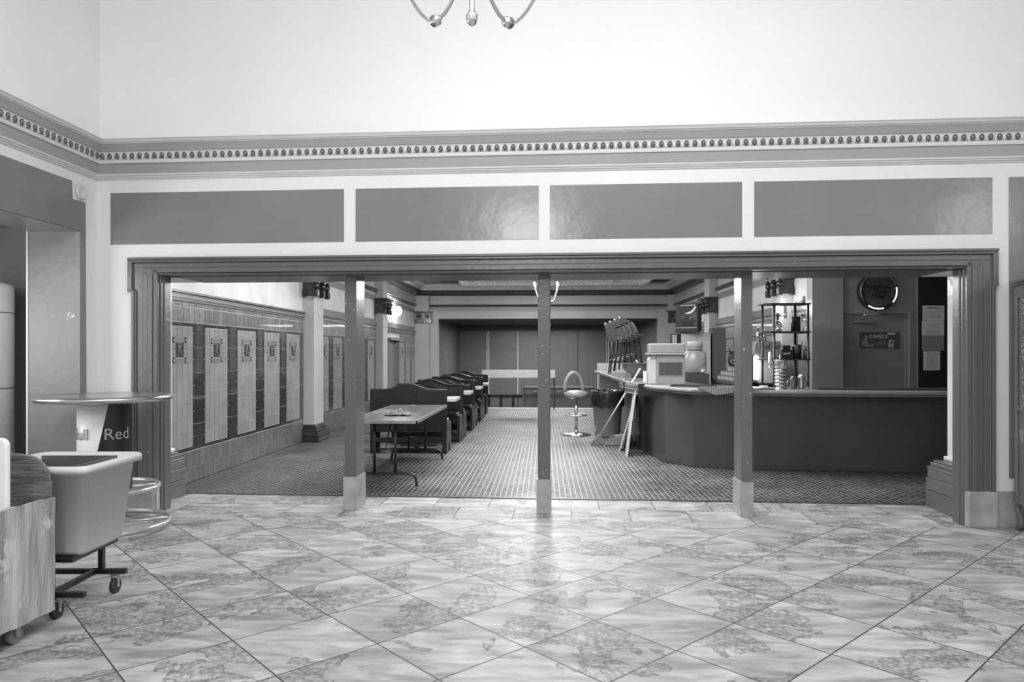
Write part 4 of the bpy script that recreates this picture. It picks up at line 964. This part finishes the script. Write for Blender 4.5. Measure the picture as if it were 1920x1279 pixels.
# leaning louvre panels
def lean(name, label, foot, top_pt, wid, th, m, slots):
    f_ = Vector(foot); t_ = Vector(top_pt); up = (t_-f_); Ln = up.length; up.normalize()
    wdir = Vector(wid).normalized(); wl = Vector(wid).length; nn = wdir.cross(up).normalized(); up2 = nn.cross(wdir)
    M = Matrix((( wdir.x, nn.x, up.x, f_.x), (wdir.y, nn.y, up.y, f_.y), (wdir.z, nn.z, up.z, f_.z), (0, 0, 0, 1)))
    b = MB(); b.box((0, 0, 0), (wl, th, Ln))
    o = b.build(name, m, M=M); return tag(o, label, 'panel')
fo = at_y(1173, 856, 10.3); to = at_y(1184, 723, 10.75)
lean('slotted_panel', 'white slotted plastic panel leaning on the bar side, nearest', (1.205, 10.35, .002), (1.385, 10.44, .955), (.04, .50, -.0), .02, slotted('slotted_white', 2, .035, .7, .72, .3), True)
lean('pale_frame_panel', 'pale framed board leaning on the bar behind the slotted panel', (1.16, 10.95, .002), (1.42, 10.95, .86), (.04, .28, .0), .02, mat('cream_board', .5, .5, var=.1), False)
lean('dark_frame_panel', 'dark edged board leaning lowest against the bar side', (1.26, 11.3, .002), (1.47, 11.3, .84), (.03, .30, 0), .015, darkmould, False)

# ------------------------------------------------------------------ back counter, cabinet, television
bk = thing('back_counter', 'dark back counter along the right wall behind the bar', 'counter', (3.2, 11.4, 0))
MB().box((.18, 0, 0), (.53, 5.4, .95)).build('cabinet_body', barfront, bk)
MB().box((.13, -.03, .95), (.73, 5.42, 1.0)).build('counter_top', mat('black_counter', .03, .2), bk, bevel=.006)
tc0 = at_y(1277, 624, 14.0); tc1 = at_y(1333, 624, 14.0)
tcab = thing('tall_cabinet', 'tall cabinet with pale marked door under the television', 'cabinet', (tc0[0], 14.0, 0))
Wd = tc1[0]-tc0[0]
MB().box((0, .02, 0), (Wd, .6, tc0[1])).build('carcass', darkp, tcab)
MB().box((0.005, 0, 0.05), (Wd-.005, .02, tc0[1]-.01)).build('door', mat('marked_whiteboard', .52, .4, var=.1, vs=5, chips=.64, chip_g=.12, chip_s=14), tcab) 
bx0 = at_y(1259, 626, 14.1)
bxx = thing('cassette_rack', 'small black and white box left of the tall cabinet', 'box', (bx0[0], 14.05, bx0[1]-.22))
MB().box((0, 0, 0), (.16, .25, .215)).build('case', blackm, bxx); MB().box((.01, -.004, .02), (.045, 0, .2)).box((.06, -.004, .02), (.09, 0, .2)).build('label', paper, bxx)
tvp = at_y(1267, 624, 13.9)
tv = thing('television', 'boxy black tube television on top of the tall cabinet', 'television', (tvp[0]+.02, 14.0, tc0[1]+.002), 0)
tvw = .45
Mt = Matrix.Rotation(-.55, 4, 'Z')
b = MB().box((0, 0, 0), (tvw, .10, .56), M=Mt); b.build('front_bezel', blackm, tv, bevel=.01)
MB().prism([(.04, .04), (tvw-.04, .04), (tvw-.04, .52), (.04, .52)], 'y', .1, .32, M=Mt).prism([(.1, .1), (tvw-.1, .1), (tvw-.1, .4), (.1, .4)], 'y', .3, .45, M=Mt).build('rear_housing', blackm, tv, bevel=.01)
b = MB(); n_ = 12; v = []
for i in range(n_+1):
    for j in range(n_+1):
        u, w_ = i/n_*2-1, j/n_*2-1; v.append((tvw/2+u*(tvw/2-.03), -.004-.025*(1-u*u)*(1-w_*w_)-.0, .31+w_*.19))
b.add(v, [(i*(n_+1)+j, i*(n_+1)+j+1, (i+1)*(n_+1)+j+1, (i+1)*(n_+1)+j) for i in range(n_) for j in range(n_)], 0, True, Mt); b.build('screen', mat('tube_glass', .045, .08, coat=.5), tv)
MB().box((.02, -.008, .085), (tvw-.02, .0, .10), M=Mt).box((.1, -.006, .52), (tvw-.05, 0, .535), M=Mt).build('trim_strip', galv, tv)
wb_ = at_y(1313, 606, 14.1)
tag(MB().box((0, 0, 0), (.26, .3, .2)).build('cardboard_box', mat('grey_carton', .12, .6), loc=(tc0[0]+.62, 14.05, 1.002)).__class__ and SC.objects['cardboard_box'], 'tall grey carton standing on the back counter right of the television', 'box')
SC.objects['cardboard_box'].scale = (1, 1, 5.0)

# cloudy water jug hanging before the cabinet door
jx = at_y(1303, 700, 12.3)[0]
jg = thing('plastic_jug', 'large cloudy clear plastic jug standing behind the beige machine', 'jug', (jx, 12.3, 0))
z0 = at_y(1303, 700, 12.3)[1]; z1 = at_y(1303, 655, 12.3)[1]; z2 = at_y(1303, 641, 12.3)[1]
MB().lathe([(.15, z0), (.19, z0+.03), (.2, z0+.15), (.19, z1-.08), (.12, z1-.01), (.105, z1)], 32).build('body', frost, jg)
MB().lathe([(.13, z1), (.13, z2), (.12, z2+.01)], 32).lathe([(.15, z1-.005), (.15, z1+.008)], 32).build('cap', mat('grey_cap', .35, .4), jg)
MB().box((-.2, -.2, 0), (.2, .2, z0)).build('stand', barfront, jg)

# rows of cassette like boxes on back counter
words = ['nearest', 'second', 'third', 'fourth', 'fifth', 'sixth', 'seventh', 'eighth']
cm_ = [mat('carton_side', .22, .4), mat('carton_label', .45, .4)]
proto = MB().box((0, 0, 0), (.155, .27, .085)).box((-.002, .02, .018), (.0, .25, .067), 1).box((.02, -.002, .018), (.135, .0, .067), 1).build('small_carton', cm_)
k_ = 0
for r_, n1_ in enumerate((5, 4, 2)):
    for i in range(n1_):
        ob = proto if k_ == 0 else proto.copy()
        if k_: COL.objects.link(ob)
        k_ += 1; ob.location = (3.37+r_*.02, 12.45+i*.285+r_*.12, 1.002+r_*.087)
        row_ = ('bottom', 'middle', 'top')[r_]
        tag(ob, 'small pale carton in the %s row on the back counter, %s from the hall' % (row_, words[i]) if i else 'small pale carton in the %s row on the back counter, nearest the hall' % row_, 'carton', 'cartons stacked on the back counter')
# black framed helmet-like thermos object
lp = thing('soda_dispenser_head', 'black oval lettered sign ornament standing on the cartons', 'sign', (3.44, 12.78, 1.266))
MB().lathe([(.001, 0), (.12, .02), (.15, .1), (.14, .2), (.10, .25), (.12, .26), (.12, .275), (.04, .29), (.001, .29)], 28, sy=.5).build('housing', blackm, lp)
text('lettering', 'Dole', .11, paper, lp, loc=(-.02, -.08, .12), rot=(PI/2, -.5, 0), depth=.003)
MB().box((-.2, -.01, .265), (.15, .01, .28)).build('bar', steel, lp)

# drinks cooler with glowing tube, lettered header
k0 = at_y(1413, 640, 11.2); k1 = at_y(1462, 664, 11.2)
kc = thing('drinks_cooler', 'small countertop drinks cooler with a lettered header and glowing tube', 'cooler', (k0[0], 11.2, 1.0))
Wk = k1[0]-k0[0]
MB().box((.06, .02, 0), (Wk, .45, k1[1]-1.0-.01)).build('body', mat('cooler_inside', .4, .4), kc)
MB().box((0.0, 0, 0), (.06, .45, k1[1]-1.01)).box((Wk-.03, 0, 0), (Wk, .45, k1[1]-1.01)).box((0, 0, -.0), (Wk, .4, .04)).build('frame', steel, kc)
MB().prism([(.0, k1[1]-1.0), (.02, k0[1]-1.05), (.06, k0[1]-1.0), (Wk, k0[1]-1.0), (Wk, k1[1]-1.0-.06), (.06, k1[1]-1.06)], 'y', -.03, .45).build('header', mat('header_grey', .2, .4), kc)
text('lettering', 'Red Bull', .13, mat('header_ink', .07, .4), kc, loc=(.09, -.033, (k0[1]+k1[1])/2-1.0+.02), rot=(PI/2, 0, 0), align='LEFT', depth=.002, sx=.75)
g0 = at_y(1413, 712, 11.1); g1_ = at_y(1413, 668, 11.1)
MB().cyl((.03, -.02, g0[1]-1.0), (.03, -.02, g1_[1]-1.0), .035, 16).build('glowing_tube', glow, kc)
# bottles on the cooler
for i, (px_, h_, l_) in enumerate(((1422, .21, 'left'), (1433, .17, 'right'))):
    x = at_y(px_, 640, 11.35)[0]
    bo = thing('liquor_bottle', 'small shiny bottle on top of the drinks cooler, the %s one of the pair' % l_, 'bottle', (x, 11.35, k0[1]), 0, 'bottles on the cooler')
    MB().lathe([(.035, 0), (.037, .01), (.035, h_*.6), (.014, h_*.75), (.013, h_)], 16).build('body', mat('bottle_foil', .5, .15, metal=.7, chips=.5, chip_g=.05, chip_s=30), bo)
    MB().lathe([(.016, h_), (.016, h_+.02)], 12).build('cap', whitep, bo)

# ------------------------------------------------------------------ black shelf unit and what stands on it
u0 = at_y(1434, 568, 10.1); u1 = at_y(1521, 568, 10.1); Ys = 10.1
su = thing('shelf_unit', 'black corner shelf unit with round poles behind the bar', 'shelf', (u0[0], Ys, 0))
Wu = u1[0]-u0[0]; zs = [at_y(1480, y, Ys)[1] for y in (568, 621, 673)]+[.95, .3]
for z in zs:
    MB().prism([(0, .05), (.08, 0), (Wu, 0), (Wu, .32), (0, .32)], 'z', z-.022, z).build('shelf', rubber, su, bevel=.004)
for (x, y) in ((.05, .27), (.14, .03), (Wu-.12, .29), (Wu-.03, .03)): MB().cyl((x, y, 0), (x, y, zs[0]-.01), .016, 12).build('pole', steel, su)
def on_shelf(px_, sh, dy=.12): return (at_y(px_, 600, Ys+dy)[0], Ys+dy, zs[sh]+.001)
def rnd(nm, lab, cat, loc, prof, m, cap=None):
    t = thing(nm, lab, cat, loc); MB().lathe(prof, 24).build('body', m, t)
    if cap: MB().lathe(cap, 16).build('cap', darkp, t)
    return t
rnd('candle', 'white pillar candle on top of the black shelf unit', 'candle', on_shelf(1504, 0), [(.045, 0), (.045, .10), (.04, .105)], whitep)
rnd('shot_glass', 'tiny white cup on the top shelf, left of the candle', 'cup', on_shelf(1491, 0), [(.012, 0), (.018, .025)], whitep)
rnd('round_decanter', 'round clear glass decanter on the second shelf', 'bottle', on_shelf(1458, 1), [(.03, 0), (.06, .01), (.07, .07), (.05, .12), (.018, .15), (.016, .2)], glass, [(.02, .2), (.028, .23), (.015, .26)])
rnd('wine_bottle', 'slim dark bottle with pale neck on the second shelf', 'bottle', on_shelf(1486, 1), [(.022, 0), (.022, .13), (.01, .17), (.009, .2)], mat('dark_glass', .02, .05, coat=.5), [(.011, .15), (.011, .21)])
tag(MB().box((0, 0, 0), (.09, .05, .21)).build('menu_box', blackm, loc=on_shelf(1489, 1, .16)), 'upright black box beside the slim bottle on the second shelf', 'box')
rnd('small_jar', 'small pale jar at the right end of the second shelf', 'jar', on_shelf(1512, 1), [(.014, 0), (.016, .05), (.01, .07)], whitep)
rnd('goblet', 'clear stemmed glass at the back of the second shelf', 'glass', on_shelf(1506, 1, .22), [(.025, 0), (.005, .01), (.005, .12), (.025, .16), (.028, .24)], glass)
bb = thing('lettered_black_box', 'black box with oval lettered badge on the third shelf', 'box', on_shelf(1466, 2, .06))
MB().box((0, 0, 0), (.16, .1, .13)).box((.03, .03, .13), (.13, .1, .19)).build('body', blackm, bb)
text('badge', 'Dew', .05, paper, bb, loc=(.07, -.003, .075), rot=(PI/2, -.2, 0), depth=.002)
rnd('steel_shaker', 'shiny black cylinder with bright highlight on the third shelf', 'canister', on_shelf(1494, 2), [(.065, 0), (.065, .19), (.06, .2)], mat('black_gloss', .02, .08, coat=1))
rnd('dark_mug', 'dark mug at the right end of the third shelf', 'mug', on_shelf(1512, 2), [(.045, 0), (.045, .11), (.03, .12), (.02, .15)], darkmould)

# tap tower and pitchers on the bar
tt = at_y(1463, 725, 9.15)
tp = thing('beer_tap_tower', 'shiny ribbed beer tap tower with one handle on the bar', 'beer tap', (tt[0], 9.15, 1.05))
pf = [(.085, 0), (.085, .012), (.05, .02)]
for k in range(5): z = .03+k*.045; pf += [(.05, z), (.072, z+.012), (.072, z+.028), (.05, z+.042)]
pf += [(.06, .262), (.075, .27), (.075, .35), (.08, .355), (.08, .37), (.06, .375), (.012, .38), (.012, .43), (.001, .435)]
MB().lathe(pf, 28).build('tower', chrome, tp)
MB().tube([(-.07, -.02, .30), (-.13, -.04, .305), (-.15, -.045, .28), (-.15, -.045, .21)], .012, 10).build('faucet', chrome, tp)
MB().lathe([(.012, .31), (.022, .34), (.02, .46), (.01, .475)], 12, c=(-.145, -.045, 0)).build('handle', whitep, tp)
for i, (px_, h_, lab) in enumerate(((1487, .13, 'small dark mug with pale badge and wire handle on the bar'), (1502, .15, 'small metal pitcher with spout on the bar, right of the mug'))):
    x = at_y(px_, 720, 9.3)[0]
    pi_ = thing('pitcher', lab, 'pitcher', (x, 9.3, 1.052))
    MB().lathe([(.04, 0), (.042, .01), (.036, .08), (.044, h_-.01), (.046, h_)], 20).build('body', chrome_b if i else mat('pewter', .2, .3, metal=.7), pi_)
    MB().tube([((1 if i else -1)*(.04+.035*math.sin(a)), 0, .06+.045*math.cos(a)*1) for a in [PI*k/8 for k in range(9)]], .005, 6).build('handle', darkmould if i else chrome_b, pi_)
    MB().lathe([(.03, h_), (.025, h_+.02), (.012, h_+.03)], 14).build('lid', whitep if i else galv, pi_)
tag(MB().lathe([(.05, 0), (.055, .03), (.05, .032), (.001, .03)], 24).build('ashtray', whitep, loc=(at_y(1432, 720, 9.3)[0], 9.3, 1.052)), 'small white dish on the bar between the cooler glow and the tap tower', 'dish')

# ------------------------------------------------------------------ things on the door wall
ns = at_y(1645.5, 546.5, 10.78)
rn = thing('round_neon_sign', 'round black neon beer sign above the door', 'sign', (ns[0], 10.76, ns[1]))
Mx = Matrix.Rotation(PI/2, 4, 'X')
MB().lathe([(.285, -.07), (.285, 0), (.27, .01), (.235, .01), (.235, -.005)], 56, M=Mx).build('housing', blackm, rn)
MB().lathe([(.235, 0), (.001, .012)], 56, M=Mx, cap=False).build('sign_face', mat('brushed_sign_face', .12, .3, metal=.6), rn)
b = MB()
for a0_, a1_ in ((-125, -75), (-38, 12)):
    b.tube([(.262*math.cos(A(a)), -.022, .262*math.sin(A(a))) for a in [a0_+(a1_-a0_)*k/14 for k in range(15)]], .0085, 8)
b.build('lit_tube', mat('neon_lit', .9, .3, emit=3.5), rn)
b = MB()
for a0_, a1_ in ((20, 70), (110, 215)): b.tube([(.262*math.cos(A(a)), -.022, .262*math.sin(A(a))) for a in [a0_+(a1_-a0_)*k/14 for k in range(15)]], .008, 8)
b.build('unlit_tube', galv, rn)
text('lettering', 'MGD', .15, blackm, rn, loc=(.01, -.016, .02), rot=(PI/2, .12, 0), depth=.003)
text('lettering', 'Miller', .085, blackm, rn, loc=(.0, -.016, -.065), rot=(PI/2, .12, 0), depth=.003)
fm = MB()
for (a, c) in (((-.19, .10), (.19, .06)), ((.19, .06), (.16, -.12)), ((.16, -.12), (-.21, -.09)), ((-.21, -.09), (-.19, .10))): fm.cyl((a[0], -.016, a[1]), (c[0], -.016, c[1]), .004, 6)
fm.build('badge_frame', blackm, rn)

q0 = at_y(1612, 623, 10.87); q1 = at_y(1686, 653, 10.87)
po = thing('cigarette_poster', 'dark tin sign with pale lettering hanging on the grey door', 'sign', (q0[0], 10.872, q1[1]))
Wp, Hp = q1[0]-q0[0], q0[1]-q1[1]
MB().box((0, 0, 0), (Wp, .005, Hp)).build('plate', mat('poster_ground', .07, .35, var=.1, vs=8), po)
MB().box((0, -.002, 0), (Wp, .0, .01)).box((0, -.002, Hp-.01), (Wp, 0, Hp)).box((0, -.002, 0), (.01, 0, Hp)).box((Wp-.01, -.002, 0), (Wp, 0, Hp)).build('border', darkp, po)
text('lettering', 'CAMELS', .074, paper, po, loc=(Wp*.475, -.003, Hp*.72), rot=(PI/2, 0, 0), depth=.001)
text('lettering', 'for', .03, inkg, po, loc=(Wp*.56, -.003, Hp*.50), rot=(PI/2, 0, 0), depth=.001)
text('lettering', 'MILDNESS\nand FLAVOR', .026, mat('dull_print', .33, .5), po, loc=(Wp*.56, -.003, Hp*.32), rot=(PI/2, 0, 0), depth=.001)
MB().box((0, -.003, 0), (.078, 0, .115), M=Matrix.Translation((Wp*.72, 0, Hp*.06))@Matrix.Rotation(.12, 4, 'Y')).build('printed_pack', mat('pack_print', .4, .5), po)
MB().tube([(Wp*.72+.03, -.005, Hp*.25), (Wp*.72+.045, -.005, Hp*.40), (Wp*.72+.06, -.005, Hp*.36), (Wp*.72+.07, -.005, Hp*.42)], .008, 6).build('pack_picture', ink, po)
MB().ball((Wp*.17, -.001, Hp*.66), .028, 1, .1, 1.3).ball((Wp*.15, -.001, Hp*.32), .055, 1.1, .06, .9).ball((Wp*.27, -.001, Hp*.15), .06, 1.2, .05, .35).build('printed_figure', mat('figure_print', .2, .5), po)
MB().box((Wp*.71, -.003, Hp-.035), (Wp*.9, 0, Hp-.01)).build('price_strip', paper, po)

def sheet(nm, lab, a, c, m, head, lines, fh=.035):
    s0_ = at_y(*a, 10.76); s1_ = at_y(*c, 10.76); W_, H_ = s1_[0]-s0_[0], s0_[1]-s1_[1]
    t = thing(nm, lab, 'notice', (s0_[0], 10.762, s1_[1]), 0)
    MB().box((0, 0, 0), (W_, .003, H_)).build('sheet', m, t)
    if head: text('heading', head, fh, inkg, t, loc=(W_/2, -.002, H_-.035), rot=(PI/2, 0, 0), depth=.0008)
    b = MB()
    for (z, w_) in lines: b.box((W_/2-W_*w_/2, -.0015, H_*z), (W_/2+W_*w_/2, 0, H_*z+.005))
    b.build('text_lines', inkg, t)
sheet('paper_notice', 'topmost pale warning notice on the black panel', (1730, 573), (1771, 601), paper, 'WARNING !', [(.55, .8), (.4, .65), (.3, .65), (.2, .65)])
sheet('paper_notice', 'pale notice directly under the topmost warning', (1729, 601.5), (1770.5, 629), paper, None, [(.75, .65), (.65, .5), (.5, .8), (.3, .65), (.2, .7), (.1, .7)])
sheet('paper_notice', 'grey warning notice, third sheet down on the black panel', (1729, 629.5), (1770, 657), paper2, 'WARNING !', [(.65, .7)], .03)
sheet('paper_notice', 'lowest crinkled pale notice on the black panel', (1731.5, 658), (1763, 694.5), paper, None, [(.93, .7), (.87, .6), (.8, .85)]+[(.7-.07*k, .6) for k in range(9)])

# ------------------------------------------------------------------ furniture seen in the sunken area
s0_ = at_y(980, 725, 25.5); s1_ = at_y(1100, 740, 25.5)
sbn = thing('sideboard', 'long low dark sideboard in the sunken area at the back', 'sideboard', (s0_[0], 25.5, -.7))
Wn = s1_[0]-s0_[0]+.3; Hn = s0_[1]+.7
MB().box((0, 0, 0), (.05, .5, Hn)).box((Wn-.05, 0, 0), (Wn, .5, Hn)).box((0, .05, 0), (Wn, .5, Hn-.05)).build('carcass', mat('worn_brown_wood', .09, .4, var=.2), sbn)
MB().box((-.02, -.02, Hn-.05), (Wn+.02, .52, Hn)).build('top', mat('sideboard_top', .16, .3), sbn)
for i in range(3):
    dd = MB().box((.06+i*Wn/3, 0, Hn-.28), (Wn/3-.04+i*Wn/3, .05, Hn-.08)).build('drawer', mat('worn_brown_wood', .09), sbn)
    MB().box((.06+i*Wn/3+Wn/6-.1, -.02, Hn-.19), (.06+i*Wn/3+Wn/6+.02, 0, Hn-.16)).build('handle', galv, dd)
